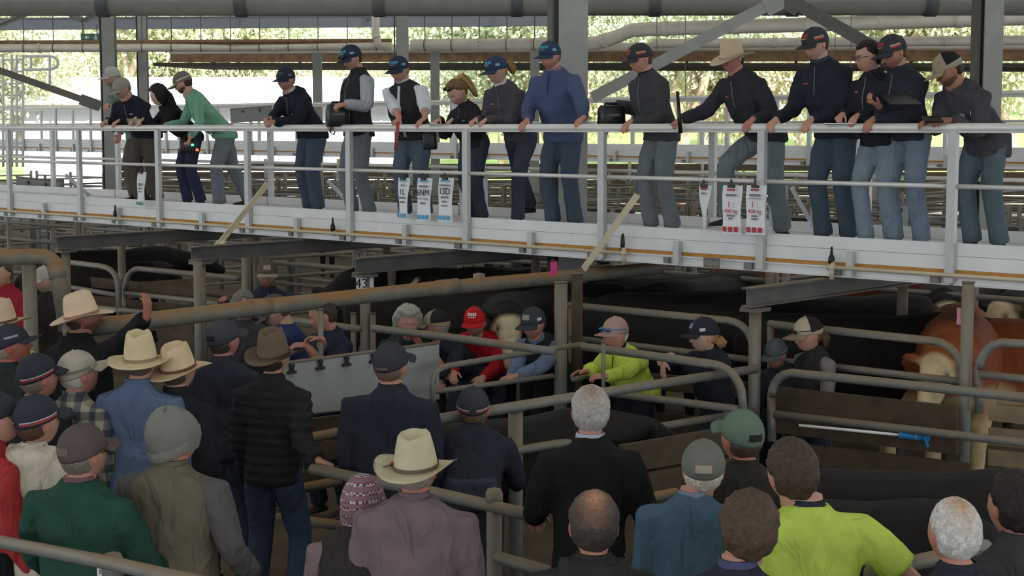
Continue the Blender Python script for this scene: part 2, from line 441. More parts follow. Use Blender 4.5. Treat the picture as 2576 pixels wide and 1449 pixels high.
for dx in (-.06, .09):
    part('lamp_head', COL_STEEL, t, lambda b: b.ball(c + Vector((dx, -.2, 0)), (.07, .09, .07)), True)
part('bracket', DARK_STEEL, t, lambda b: (b.bar(c + Vector((-.15, -.14, .0)), c + Vector((-.15, -.14, .3)), .03, .03), b.bar(c + Vector((.03, -.14, 0)), c + Vector((.03, -.14, .25)), .03, .03)))

# ================================================================== THE RAISED WALKWAYS
L_BAY = 1.757
def walkway(name, label, org, zoff, na0, na1, width, stubs=True, prefix_parts=True, deckm=None, rear=True):
    """org(a,b,z) gives world points; deck at z=2.05+zoff, handrail 3.05+zoff"""
    t = thing(name, label, 'walkway', org(0, 0, zoff))
    g = lambda a, b, z: org(a, b, z + zoff)
    A0, A1 = na0 * L_BAY, na1 * L_BAY
    part('deck', deckm or mat('deck_plate', srgb(206, 206, 206), rough=.6, var=.06), t, lambda b: b.bar(g(A0, width / 2 + .02, 2.03), g(A1, width / 2 + .02, 2.03), width, .04))
    for side, bb in (('front', 0), ('rear', width)):
        if side == 'rear' and not rear: continue
        o_ = -1 if side == 'front' else 1
        for i in range(na0, na1, 2):          # toe boards: two planks high, two bays long
            a0, a1 = i * L_BAY + .015, min((i + 2), na1) * L_BAY - .015
            part('toe_board', WHITE_AL, t, lambda b: b.bar(g(a0, bb + .03 * -o_, 2.109), g(a1, bb + .03 * -o_, 2.109), .03, .1))
            part('toe_board', WHITE_AL, t, lambda b: b.bar(g(a0, bb + .03 * -o_, 2.003), g(a1, bb + .03 * -o_, 2.003), .034, .106))
            part('ply_edge', PLYWOOD, t, lambda b: b.bar(g(a0, bb + .035 * -o_, 1.933), g(a1, bb + .035 * -o_, 1.933), .03, .03))
            part('edge_channel', WHITE_AL, t, lambda b: (b.bar(g(a0, bb + .04 * -o_, 1.873), g(a1, bb + .04 * -o_, 1.873), .03, .088), b.bar(g(a0, bb + .02 * -o_, 1.91), g(a1, bb + .02 * -o_, 1.91), .04, .012), b.bar(g(a0, bb + .02 * -o_, 1.835), g(a1, bb + .02 * -o_, 1.835), .04, .012)))
        for i in range(na0, na1 + 1):
            part('post', POST_AL, t, lambda b: (b.bar(g(i * L_BAY, bb + o_ * .02, 1.85), g(i * L_BAY, bb + o_ * .02, 3.025), .072, .05, up=V)))
            if i < na1:
                part('mid_rail', RAIL_AL, t, lambda b: b.tube([g(i * L_BAY + .03, bb, 2.6), g((i + 1) * L_BAY - .03, bb, 2.6)], .019, 8), True)
            if stubs and i < na1 and side == 'front':
                part('stub_bracket', POST_AL, t, lambda b: b.bar(g((i + .5) * L_BAY, bb - .03, 1.84), g((i + .5) * L_BAY, bb - .03, 2.05), .06, .045, up=V))
                part('clamp', GALV, t, lambda b: b.bar(g(i * L_BAY + .09, bb - .01, 1.87), g(i * L_BAY + .17, bb - .01, 1.87), .03, .06)); part('clamp', GALV, t, lambda b: b.bar(g((i + .5) * L_BAY + .1, bb - .01, 1.87), g((i + .5) * L_BAY + .16, bb - .01, 1.87), .03, .05))
        part('handrail', RAIL_AL, t, lambda b: (b.tube([g(A0, bb, 3.052), g(A1, bb, 3.052)], .036, 12), b.bar(g(A0, bb - .0, 3.018), g(A1, bb, 3.018), .05, .014)), True)
    for i in range(na0, na1 + 1):
        part('joist', DARK_STEEL, t, lambda b: b.bar(g(i * L_BAY + .25, .06, 1.95), g(i * L_BAY + .25, width - .06, 1.95), .05, .1))
    return t
W_WIDTH = 1.7
walk = walkway('raised_walkway', 'white raised walkway with handrail crossing the whole view above the pens', G, 0.0, -2, 11, W_WIDTH)
# bracing on the walkway (rear raking stays)
for px0, py0, px1, py1, s0, s1 in ((165, 440, 225, 492, 176, 174), (825, 455, 890, 524, 205, 203), (1990, 470, 2040, 560, 250, 250)):
    part('raking_stay', POST_AL, walk, lambda b: b.bar(P(px0, py0, s0), P(px1, py1, s1), .05, .04))
# diagonal props from the beams up to the front posts
for (x0, y0, s0, x1, y1) in ((548, 616, 232, 672, 462), (1468, 677, 276, 1604, 490)):
    q0 = P(x0, y0, s0); q1 = P(x1, y1, SW(x1) * 1.004)
    d = (q1 - q0).normalized()
    pr = part('diagonal_prop', TAN_PIPE, walk, lambda b: (b.bar(q0, q1, .015, .06), b.bar(q0 + V * .025, q1 + V * .025, .05, .012), b.bar(q0 - U * .02 - Z3 * .01, q0 - U * .02 + d * .06, .12, .03)))
    pr['label'] = 'tan angle-iron prop bolted to the walkway post'
# splice plate with bolts on the channel
sp = P(1795, 660, SW(1795)); sp -= V * .03
spl = part('splice_plate', GALV, walk, lambda b: b.bar(sp - U * .08, sp + U * .08, .02, .085))
for i in range(4):
    for k in (-1, 1):
        part('bolt', DARK_STEEL, spl, lambda b: b.ball(sp - V * .015 + U * (-.06 + .04 * i) + Z3 * .03 * k, .008, 6, 4))
# tan conduit with taps along the front edge
def conduit(lab, px0, px1, taps):
    f = lambda px: rail_pt(px, 1.912) - V * .06
    t = thing('conduit_pipe', lab, 'pipe', f(px0))
    part('pipe_body', TAN_PIPE, t, lambda b: b.tube([f(px0), f(px1)], .017, 8), True)
    part('end_tee', TAN_PIPE, t, lambda b: (b.ball(f(px1 if px0 < 0 else px0), .034, 8, 6), b.tube([f(px1 if px0 < 0 else px0) - Z3 * .1, f(px1 if px0 < 0 else px0) + Z3 * .05], .022, 8)), True)
    for px in taps:
        q = f(px)
        tp = part('tap', BLACK_PL, t, lambda b: (b.tube([q, q + Z3 * .05, q + Z3 * .08, q + Z3 * .11, q + Z3 * .17], [.012, .03, .026, .013, .008], 8)), True)
        part('tap_union', TAN_PIPE, tp, lambda b: b.tube([q - U * .035, q + U * .035], .026, 8), True)
conduit('long tan conduit pipe along the front edge of the walkway below toe boards', -120, 1582, (295, 845))
conduit('short tan conduit pipe with valve along walkway edge below navy-jumper people', 2110, 2760, (2108,))
qv = rail_pt(1577, 1.99) - V * .05
part('black_nozzle', BLACK_PL, None, lambda b: b.tube([qv - Z3 * .08, qv, qv + Z3 * .06, qv + Z3 * .1], [.012, .022, .018, .009], 8), True)
tag(COL.objects[-1], 'small black nozzle standing near the conduit end under charcoal-jacket man', 'nozzle')

# second, farther walkway
O2 = P(1300, 322, 122); O2.z = 0
def G2(a, b, z): return O2 + U * a + V * b + Vector((0, 0, z))
walk2 = walkway('far_walkway', 'second white walkway farther back beyond the nearer walkway people', G2, .56, -7, 13, 1.6, stubs=True)

# support beams below the walkway, cantilevered towards us, with their posts
def bearer(lab, a, b0, z, px_post=True):
    p0, p1 = G(a, b0, z), G(a, W_WIDTH + .3, z)
    t = thing('bearer_beam', lab, 'beam', p0)
    part('web', DARK_STEEL, t, lambda b: b.bar(p0, p1, .012, .13))
    part('top_flange', DARK_STEEL, t, lambda b: b.bar(p0 + Z3 * .07, p1 + Z3 * .07, .1, .014))
    part('bottom_flange', DARK_STEEL, t, lambda b: b.bar(p0 - Z3 * .07, p1 - Z3 * .07, .1, .014))
    q = G(a, b0 + .12, 0)
    part('post', GALV, t, lambda b: b.tube([q, q + Z3 * (z - .1)], .05, 12), True)
    part('cap_plate', DARK_STEEL, t, lambda b: b.bar(q + Z3 * (z - .1) - U * .08, q + Z3 * (z - .1) + U * .08, .2, .03))
    q2 = G(a, W_WIDTH * .75, 0)
    part('post', GALV, t, lambda b: b.tube([q2, q2 + Z3 * (z - .08)], .048, 12), True)
    return t
bearer('steel bearer beam on post beside the woman in cap and vest', 1.12, -1.15, 1.74)
bearer('steel bearer beam on the post carrying number plate 43', 5.5, -1.3, 1.74)
bearer('steel bearer beam on post behind man in cap leaning on pens', 7.85, -1.5, 1.74)
bearer('steel bearer beam on post behind the rusty pipe elbow', 10.3, -1.6, 1.74)

# ================================================================== NEAR PENS: POSTS, RAILS AND GATES
def pole(name, lab, px, py_top, s, z0=0.0, r=.045, m=None, cap=False, cat='post', py_z=None):
    top = P(px, py_top, s)
    t = thing(name, lab, cat, (top.x, top.y, z0))
    b0 = Vector((top.x, top.y, z0))
    part('shaft', m or GALV, t, lambda b: b.tube([b0, top], r, 14), True)
    if cap: part('post_cap', m or GALV, t, lambda b: b.tube([top - Z3 * .09, top - Z3 * .01, top + Z3 * .012, top + Z3 * .02], [r * 1.12, r * 1.12, r * .85, r * .2], 14), True)
    else: part('post_cap', DARK_STEEL, t, lambda b: b.tube([top, top + Z3 * .012], r * 1.08, 14), True)
    part('foot_collar', DARK_STEEL, t, lambda b: b.tube([b0, b0 + Z3 * .06], r * 1.4, 12), True)
    return t
pole('gate_post', 'tall grey gate post beside the man in hi-vis and pink cap', 1411, 712, 300, r=.055)
pole('gate_post', 'grey gate post with pink tag near the red-brown cow', 2436, 712, 352, r=.044)
pole('fence_post', 'grey fence post standing left of the black puffer man among rails', 497, 655, 250, r=.045)
pole('fence_post', 'grey post under walkway behind the number plate', 985, 640, 228, r=.05)
pole('fence_post', 'grey post where two rounded gates meet behind raised hand', 305, 610, 196, r=.05)
pole('fence_post', 'grey post standing behind grey-haired man in the pens', 617, 610, 222, r=.048)
pole('fence_post', 'pale post with flat top carrying the rail beside black jumper man', 1297, 1036, 392, r=.048)
pole('fence_post', 'pale round-topped post in front of navy-jumper man by purple shirt', 1243, 1236, 474, r=.042, cap=True)
pole('fence_post', 'short round post with number plate beside the green jumper', 283, 1400, 590, r=.041, cap=True)
pole('fence_post', 'grey post top beside the hi-vis polo man\'s forearm', 2203, 1428, 602, r=.045, cap=True)
pole('fence_post', 'slim post beside number plate 43 below header pipe', 938, 790, 262, r=.03)
pole('fence_post', 'slim post on the other side of number plate 43', 889, 790, 262, r=.028)
pole('fence_post', 'slim vertical pole in front of man with crossed arms', 806, 780, 330, z0=.9, r=.021)
pole('fence_post', 'short thin pole in front of the hi-vis jacket', 1518, 862, 330, z0=.9, r=.016)
pole('fence_post', 'grey post right of thick gate post behind pink-capped man', 1452, 690, 292, r=.05, m=TIMBER)

def rail_set(name, lab, runs, r, m=None, cat='rail', ends=None):
    """runs: list of [(px,py,s),...] one tube each"""
    t = thing(name, lab, cat, P(*runs[0][0]))
    for i, run in enumerate(runs):
        pts = [P(*q) for q in run]
        part('rail', m or GALV, t, lambda b: b.tube(pts, r if not isinstance(r, list) else r[i], 10), True)
    return t
def su(px0, s0):            # scale along a rail parallel to the walkway
    return lambda px: s0 * (px + 3054) / (px0 + 3054)
def sv(px0, s0):            # scale along a rail at right angles to the walkway
    return lambda px: s0 * (4973 - px) / (4973 - px0)
def px_for(path, s):        # rounded path given as pixels in the plane of the rail
    return [(x, y, s(x)) for x, y in path]
def rounded(x0, y0, x1, y1, x2, y2, n=5):
    """corner at (x1,y1) from (x0,y0) towards (x2,y2)"""
    return [((1 - t) ** 2 * x0 + 2 * t * (1 - t) * x1 + t * t * x2, (1 - t) ** 2 * y0 + 2 * t * (1 - t) * y1 + t * t * y2) for t in [i / n for i in range(n + 1)]]

# header pipe (thick, rusty) with elbow ends
S1 = sv(1500, 269)
hp = rail_set('header_pipe', 'long thick rusty header pipe sloping across the pens to the walkway', [px_for([(168, 831), (700, 768), (1080, 727), (1500, 690), (1660, 674)], S1)], .062, GALV_OLD, 'pipe')
for px, py in ((650, 773), (1125, 722)):
    q0, q1 = P(px - 25, py + 2.5, S1(px - 25)), P(px + 25, py - 2.5, S1(px + 25))
    part('coupling', GALV_OLD, hp, lambda b: b.tube([q0, q1], .067, 12), True)
q = P(1205, 700, S1(1205))
cap = part('vent_cap', TIMBER_L, hp, lambda b: b.tube([q - Z3 * .03, q + Z3 * .04, q + Z3 * .045], [.055, .05, .03], 4), False)
# left pipe arch
S2 = sv(60, 330)
ap = rail_set('pipe_arch', 'thick rusty pipe with elbow bending down at the edge of pens', [[(-120, 648, 330), (60, 646, 322)] + [(x, y, 320) for x, y in rounded(90, 645, 138, 640, 146, 690)] + [(168, 830, 318)]], .064, GALV_OLD, 'pipe')
q0, q1 = P(138, 662, 320), P(147, 700, 320)
part('elbow_collar', GALV_OLD, ap, lambda b: b.tube([q0, q1], .07, 12), True)
q0, q1 = P(73, 665, 320), P(80, 930, 320)
part('support_leg', GALV, ap, lambda b: b.tube([Vector((q0.x, q0.y, 0)), q0], .055, 12), True)

# gate helper: rounded tube gate in a u-plane
def gate(lab, outline, inner, s, r=.026, m=None, verticals=(), board=None):
    t = thing('tube_gate', lab, 'gate', P(outline[0][0], outline[0][1], s(outline[0][0])))
    part('gate_frame', m or GALV, t, lambda b: b.tube([P(x, y, s(x)) for x, y in outline], r, 10), True)
    for seg in inner:
        part('gate_rail', m or GALV, t, lambda b: b.tube([P(x, y, s(x)) for x, y in seg], r * .9, 10), True)
    for (x, y0, y1) in verticals:
        part('gate_upright', m or GALV, t, lambda b: b.tube([P(x, y0, s(x)), P(x, y1, s(x))], r * .8, 8), True)
    return t
# gate behind hi-vis man, rounded at the bearer post
sU1 = su(1430, 278)
gate('tube gate with rounded corner behind the hi-vis man and navy-capped youth', [(1432, 768), (1830, 806)] + rounded(1830, 806, 1885, 814, 1893, 870) + [(1896, 1010)], [[(1436, 850), (1890, 905)], [(1436, 920), (1892, 985)]], sU1, r=.032, verticals=((1436, 768, 1040),))
gate('tube gate with rounded corner behind the woman in cap and vest', [(1935, 815), (2350, 858)] + rounded(2350, 858, 2405, 868, 2420, 925) + [(2428, 1060)], [[(1938, 905), (2420, 960)], [(1938, 1010), (2420, 1060)]], su(1940, 311), r=.032, verticals=((1938, 815, 1060),))
gate('tube gate whose rounded corner stands beside the gate post with pink tag', [(2462, 1040), (2462, 930)] + rounded(2462, 930, 2468, 872, 2520, 862) + [(2720, 872)], [[(2466, 942), (2720, 968)]], su(2460, 352), r=.032)
gate('long low tube gate with rounded corner in front of woman in cap and vest', [(1942, 1110), (1940, 1000)] + rounded(1940, 1000, 1944, 944, 1990, 938) + [(2260, 966), (2760, 1020)], [[(1950, 1042), (2300, 1082), (2760, 1136)]], su(1940, 330), r=.034)
gate('pale tube gate on which the navy-jumper youth rests his crossed arms', [(1466, 872), (1640, 895), (1790, 916)] + rounded(1790, 916, 1850, 925, 1866, 985) + [(1872, 1060)], [[(1500, 985), (1860, 1030)]], su(1470, 318), r=.033, m=GALV)
gate('tube gate in front of people around the red-capped man', [(938, 826), (1150, 851), (1392, 884)], [], su(940, 300), r=.032)
gate('tube gate rail across the man with crossed arms', [(640, 792), (905, 828)], [[(560, 886), (800, 884)]], su(640, 262), r=.032)
gate('tube gate rounded at the post behind raised hand', [(160, 658), (255, 670)] + rounded(255, 670, 292, 676, 297, 715) + [(300, 800)], [[(160, 720), (292, 742)], [(160, 765), (420, 792)]], su(160, 196), r=.035)
gate('tube gate rounded beside the post, running behind pale hats', [(312, 800), (314, 730)] + rounded(314, 730, 318, 676, 350, 676) + [(600, 700)], [[(318, 738), (490, 756), (560, 766)]], su(312, 200), r=.035)
gate('tube gate with rounded corner before the red jacket man\'s hands', [(1090, 1045), (1088, 965)] + rounded(1088, 965, 1088, 928, 1130, 920) + [(1395, 876), (1470, 866)], [[(1095, 985), (1390, 946)], [(1440, 955), (1480, 946)]], sv(1300, 322), r=.023)

# fence with two rails from the bearer post down to the foreground
sV2 = sv(1900, 330)
rail_set('pen_fence', 'two-rail fence slanting from bearer post past the grey-haired black jumper man', [px_for([(1095, 1056), (1500, 990), (1902, 928)], sV2), px_for([(1095, 1168), (1500, 1100), (1902, 1034)], sV2)], [.034, .029], GALV, 'fence')
rail_set('pen_fence', 'lower pipe rails behind the black puffer jacket man\'s hand', [px_for([(690, 1119), (900, 1078)], sv(740, 380)), px_for([(690, 1243), (900, 1200)], sv(740, 380)), px_for([(700, 1302), (920, 1330)], su(740, 378))], .033, GALV_OLD, 'fence')
# foreground rails parallel to the walkway
s3 = su(800, 426)
rail_set('foreground_rail', 'pale pipe rail held by the black puffer man and passing the round-topped post', [px_for([(786, 1180), (1100, 1242), (1350, 1300)], s3), px_for([(1250, 1402), (1420, 1450)], s3)], .034, GALV, 'rail')
s4 = su(0, 556)
rail_set('foreground_rail', 'pipe rail passing under the elbow of the green jumper man', [px_for([(-60, 1352), (285, 1418), (560, 1480)], s4)], .03, TAN_PIPE if False else GALV, 'rail')
s5 = sv(2200, 604)
rail_set('foreground_rail', 'pale rail running from the grey post top past white-haired man', [px_for([(2215, 1436), (2480, 1375)], s5)], .035, GALV, 'rail')
rail_set('foreground_rail', 'rusty rail behind the shoulder of the blue jumper man', [px_for([(1560, 1270), (1700, 1240)], sv(1560, 470))], .03, GALV_OLD, 'rail')

# grey notice board with clips hung on the header-pipe fence
def board_quad(name, lab, pts, s, m, th=.012):
    q = [P(x, y, s(x)) for x, y in pts]
    n = (q[1] - q[0]).cross(q[3] - q[0]).normalized()
    t = thing(name, lab, 'board', q[3])
    part('sheet', m, t, lambda b: b.add([v for v in q] + [v + n * th for v in q], [(0, 1, 2, 3), (7, 6, 5, 4), (0, 4, 5, 1), (1, 5, 6, 2), (2, 6, 7, 3), (3, 7, 4, 0)]))
    part('top_lip', GALV_OLD, t, lambda b: b.tube([q[0], q[1]], .012, 6), True)
    part('bottom_lip', GALV, t, lambda b: b.tube([q[3], q[2]], .01, 6), True)
    return t, q, n
sB = sv(730, 362)
nb, q, n = board_quad('notice_board', 'grey sheet-metal notice board with bulldog clips behind felt-hatted man', [(700, 915), (1105, 862), (1105, 1003), (735, 1045)], sB, SHEET)
for px, py in ((730, 926), (802, 916), (868, 907), (935, 899)):
    c = P(px, py, sB(px)) + V * 0 - n * .0
    off = -n if n.y > 0 else n
    c = c + off * .02
    xx = (q[1] - q[0]).normalized()
    cl = part('bulldog_clip', CLIP, nb, lambda b: (b.bar(c - xx * .035 - Z3 * .03, c + xx * .035 - Z3 * .03, .02, .02), b.bar(c - Z3 * .03, c + Z3 * .02, .03, .014), b.bar(c - xx * .018 + Z3 * .02, c + xx * .018 + Z3 * .02, .02, .016)))
# number plates
def plate(lab, txt, px, py, s, w, h, size, xd=(1, 0, 0), m=INK, extra=None):
    c = P(px, py, s) if s else Vector(px); xd = Vector(xd).normalized(); n = xd.cross(Z3)
    t = thing('number_plate', lab, 'sign', c)
    part('plate', PAPER, t, lambda b: b.box(c, xd * w / 2, n * .003, Z3 * h / 2))
    part('fixing', DARK_STEEL, t, lambda b: b.ball(c + n * .004 + Z3 * h * .44, .006, 6, 4))
    lettering(txt, c + n * .006, xd, Z3, size, m, t)
    if extra: lettering(extra, c + n * .006 + Z3 * h * .3, xd, Z3, size * .45, RUST, t)
    return t
plate('white number plate reading 43 on a post', '43', G(5.5, -1.18, 1.565) + Vector((-.03, -.057, 0)), 0, 0, .1, .155, .125, (1, .15, 0))
plate('small white number plate reading 50 at the foot of the green jumper man', '50', 263, 1444, 588, .066, .082, .05, (1, -.2, 0), RUST, None)
p50 = COL.objects['lettering.001'] if 'lettering.001' in COL.objects else None
c = G(5.5, -1.18, 1.565) + Vector((.06, .0, .01)); part('white_card', PAPER, None, lambda b: b.box(c, (.02, .02, 0), (-.002, .002, 0), (0, 0, .06)))
tag(COL.objects[-1], 'narrow white card edge-on just behind number plate 43', 'sign')
# pink tags
for px, py, s, lab in ((2417, 795, 350, 'faded pink paper tag hanging on the gate post near red-brown cow'), (1393, 675, 285, 'bright pink tag hanging above the thick gate post under walkway')):
    c = P(px, py, s)
    t = thing('pink_tag', lab, 'tag', c)
    pm = mat('pink_card_a', srgb(208, 150, 165), var=.05) if px > 2000 else mat('pink_card_b', srgb(196, 60, 120), var=.05)
    part('card', pm, t, lambda b: b.add([c + Vector(v) for v in ((-.03, 0, .06), (.03, -.004, .065), (.034, -.02, 0), (.02, -.025, -.065), (-.035, -.02, -.055), (-.03, -.014, 0))] + [c + Vector((0, .004, 0)) + Vector(v) for v in ((-.03, 0, .06), (.03, -.004, .065), (.034, -.02, 0), (.02, -.025, -.065), (-.035, -.02, -.055), (-.03, -.014, 0))], [(0, 1, 2, 5), (5, 2, 3, 4), (11, 8, 7, 6), (10, 9, 8, 11)]))
    part('clip', CLIP, t, lambda b: b.ball(c + Z3 * .07, .014, 6, 4))

# timber boards of the pens, right side
def planks(lab, rows, s, m=TIMBER):
    t = thing('plank_fence', lab, 'fence', P(rows[0][0], rows[0][1], s(rows[0][0])))
    for (x0, y0, x1, y1, hpx) in rows:
        p0, p1 = P(x0, y0, s(x0)), P(x1, y1, s(x1))
        h = hpx / s((x0 + x1) / 2)
        part('plank', m, t, lambda b: b.bar(p0 - Z3 * h / 2, p1 - Z3 * h / 2, .045, h))
    return t
planks('weathered timber planks at the foot of the gate behind blue-tipped stick', [(1950, 972, 2410, 1022, 62), (1950, 1046, 2410, 1098, 44), (1950, 1108, 2440, 1166, 52), (1950, 1172, 2440, 1232, 50)], su(2000, 329))
planks('pale timber plank fence right of the gate post with pink tag', [(2490, 1018, 2760, 1046, 40), (2490, 1075, 2760, 1102, 44), (2490, 1130, 2760, 1160, 40)], su(2450, 352), TIMBER_L)
planks('timber planks low behind the hi-vis man and crossed-armed youth', [(1600, 935, 1880, 962, 40), (1580, 1030, 1860, 1060, 55), (1580, 1100, 1860, 1130, 50)], su(1600, 292))
planks('broad dark timber planks under the rail behind green cap', [(1560, 1120, 1900, 1062, 70), (1560, 1200, 1900, 1140, 60), (1560, 1285, 1900, 1215, 55)], sv(1900, 345))
planks('timber planks under notice board', [(700, 1062, 1090, 1016, 50), (700, 1125, 1090, 1075, 45), (690, 1195, 1090, 1140, 45)], sv(730, 358))
planks('dark timber planks behind rounded gates below the walkway', [(160, 690, 490, 722, 26), (160, 735, 490, 770, 26), (160, 780, 490, 815, 26)], su(160, 188))
planks('pale board leaning across rails behind the raised hand', [(300, 712, 505, 700, 22), (300, 734, 505, 722, 18)], sv(400, 194), TIMBER_L)

# ================================================================== PENS BEHIND THE WALKWAY
def pen_panel():
    t = thing('tube_fence', 'grey five-rail tube pen panel', 'fence', (0, 0, 0), 'far pen panels')
    for z in (.35, .62, .9, 1.18, 1.46):
        part('rail', GALV, t, lambda b: b.tube([(0, 0, z), (4.2, 0, z)], .028, 6), True)
    for x in (.0, 2.1, 4.2):
        part('post', GALV, t, lambda b: b.tube([(x, 0, 0), (x, 0, 1.6)], .045, 8), True)
    return t
proto = pen_panel(); first = True
angU = math.atan2(U.y, U.x); angV = math.atan2(V.y, V.x)
def visible(p, margin=3.0):
    return p.y > 8 and abs(p.x) < p.y * .322 + margin
row_names = []
cnt = 0
def place_panel(p, ang, lab):
    global first, cnt
    if first: t = proto; first = False
    else: t = copy_tree(proto)
    t.location = p; t.rotation_euler = (0, 0, ang); t['label'] = lab
    cnt += 1
    return t
for bi, b0 in enumerate((2.6, 7.0, 8.6, 13.0, 17.4, 19.0, 23.4, 27.8, 29.4, 33.8)):
    for ai in range(-4, 16):
        a0 = ai * 4.4 - 1.0
        p = G(a0, b0); m_ = G(a0 + 2.2, b0)
        if not visible(m_) or m_.y > 54: continue
        place_panel(p, angU, 'grey tube pen panel parallel to the walkway in the pens behind it')
for bi, (b0, b1) in enumerate(((2.6, 7.0), (8.6, 13.0), (13.0, 17.4), (19.0, 23.4), (23.4, 27.8), (29.4, 33.8))):
    for ai in range(-4, 16):
        a0 = ai * 4.4 - 1.0
        p = G(a0, b0 + .1); m_ = G(a0, (b0 + b1) / 2)
        if not visible(m_) or m_.y > 54: continue
        place_panel(p, angV, 'grey tube pen panel at right angles to walkway in the pens behind it')
# walkway-height gantry rails and shade boards beyond, at the far pens
for i, (px0, py0, px1, py1, s, w, m, lab) in enumerate((
        (40, 470, 150, 482, 150, .34, SHEET, 'tan sheet-metal board with clips hung behind white walkway at far end'),
        (580, 292, 685, 285, 118, .30, mat('grey_canvas', srgb(150, 150, 146), var=.1), 'grey canvas flap hung on far walkway behind man in green shirt'),
        (2225, 545, 2285, 548, 170, .38, SHEET, 'grey sheet board with two dark knobs between jeans of the writing pair'))):
    c0, c1 = P(px0, py0, s), P(px1, py1, s)
    t = thing('hung_board', lab, 'board', c0)
    part('sheet', m, t, lambda b: b.bar(c0, c1, .015, w))
    part('top_bar', GALV, t, lambda b: b.tube([c0 + Z3 * w / 2, c1 + Z3 * w / 2], .015, 6), True)
    for k in (.3, .7):
        cc = c0.lerp(c1, k) + Z3 * (w * .28) - Vector((0, .02, 0))
        part('clip', CLIP, t, lambda b: b.bar(cc - Z3 * .03, cc + Z3 * .03, .02, .04))

# plank boundary fence closing the yards
for i in range(16):
    x0 = -14 + i * 2.6; x1 = x0 + 2.6; yy = 57.0
    t = thing('boundary_fence', 'weathered plank boundary fence panel at the back of the yards', 'fence', (x0, yy, 0), 'boundary fence panels')
    for k in range(6):
        part('plank', TIMBER, t, lambda b: b.bar((x0 + .05, yy, .2 + k * .29), (x1 - .02, yy, .2 + k * .29), .04, .25))
    part('post', GALV, t, lambda b: b.tube([(x0, yy - .05, 0), (x0, yy - .05, 1.95)], .06, 8), True)
# ================================================================== OUTSIDE: SHED, LADDER, TREES
WALLW = mat('white_cladding', srgb(226, 230, 236), rough=.6, var=.04)
ROOFW = mat('white_roof_cladding', srgb(238, 238, 238), rough=.6, var=.03)
sh0, sh1 = P(60, 322, 66), P(1000, 322, 66)
t = thing('white_shed', 'long white clad shed standing in sunshine beyond the pens', 'building', (sh0.x, sh0.y, 0))
part('wall', WALLW, t, lambda b: b.box(((sh0.x + sh1.x) / 2, sh0.y + 4, 2.0), ((sh1.x - sh0.x) / 2, 0, 0), (0, 4, 0), (0, 0, 2.0)))
part('roof', ROOFW, t, lambda b: (b.add([(sh0.x - .4, sh0.y - .5, 3.95), (sh1.x + .4, sh0.y - .5, 3.95), (sh1.x + .4, sh0.y + 4, 5.1), (sh0.x - .4, sh0.y + 4, 5.1), (sh0.x - .4, sh0.y + 8.5, 3.95), (sh1.x + .4, sh0.y + 8.5, 3.95)], [(0, 1, 2, 3), (3, 2, 5, 4)])))
part('roof_gutter', PVC, t, lambda b: b.tube([(sh0.x - .4, sh0.y - .55, 3.93), (sh1.x + .4, sh0.y - .55, 3.93)], .07, 8), True)
wn = int((sh1.x - sh0.x) / .6)
for i in range(wn + 1):
    x = sh0.x + (sh1.x - sh0.x) * i / wn
    part('cladding_rib', WALLW, t, lambda b: b.bar((x, sh0.y - .02, 0), (x, sh0.y - .02, 3.95), .06, .05, up=Vector((0, 1, 0))))
door_m = mat('shed_door_grey', srgb(170, 176, 184), var=.05)
for fx in (.3, .72):
    x = sh0.x + (sh1.x - sh0.x) * fx
    part('sliding_door', door_m, t, lambda b: b.box((x, sh0.y - .05, 1.5), (1.3, 0, 0), (0, .03, 0), (0, 0, 1.5)))
# white ladder cage and looped handrail
t = thing('ladder_cage', 'white tubular ladder cage with looped handrail outside at far end', 'ladder', P(30, 322, 120))
lw = mat('white_tube', srgb(240, 240, 238), rough=.5, var=.02)
for px in (8, 30, 42, 58):
    q0, q1 = P(px, 138, 120), P(px, 420, 120)
    part('upright', lw, t, lambda b: b.tube([q0, q1], .028, 8), True)
for k in range(9):
    y = 150 + k * 30
    part('rung', lw, t, lambda b: b.tube([P(2, y, 120), P(60, y, 120)], .018, 6), True)
lp = [(62, 141), (120, 141)] + rounded(120, 141, 146, 142, 146, 158) + rounded(146, 158, 146, 174, 120, 174) + [(62, 176)]
part('looped_handrail', lw, t, lambda b: b.tube([P(x, y, 120) for x, y in lp], .03, 8), True)
for px, y0, y1 in ((78, 141, 176), (125, 141, 215)):
    part('rail_upright', lw, t, lambda b: b.tube([P(px, y0, 120), P(px, y1, 120)], .026, 8), True)

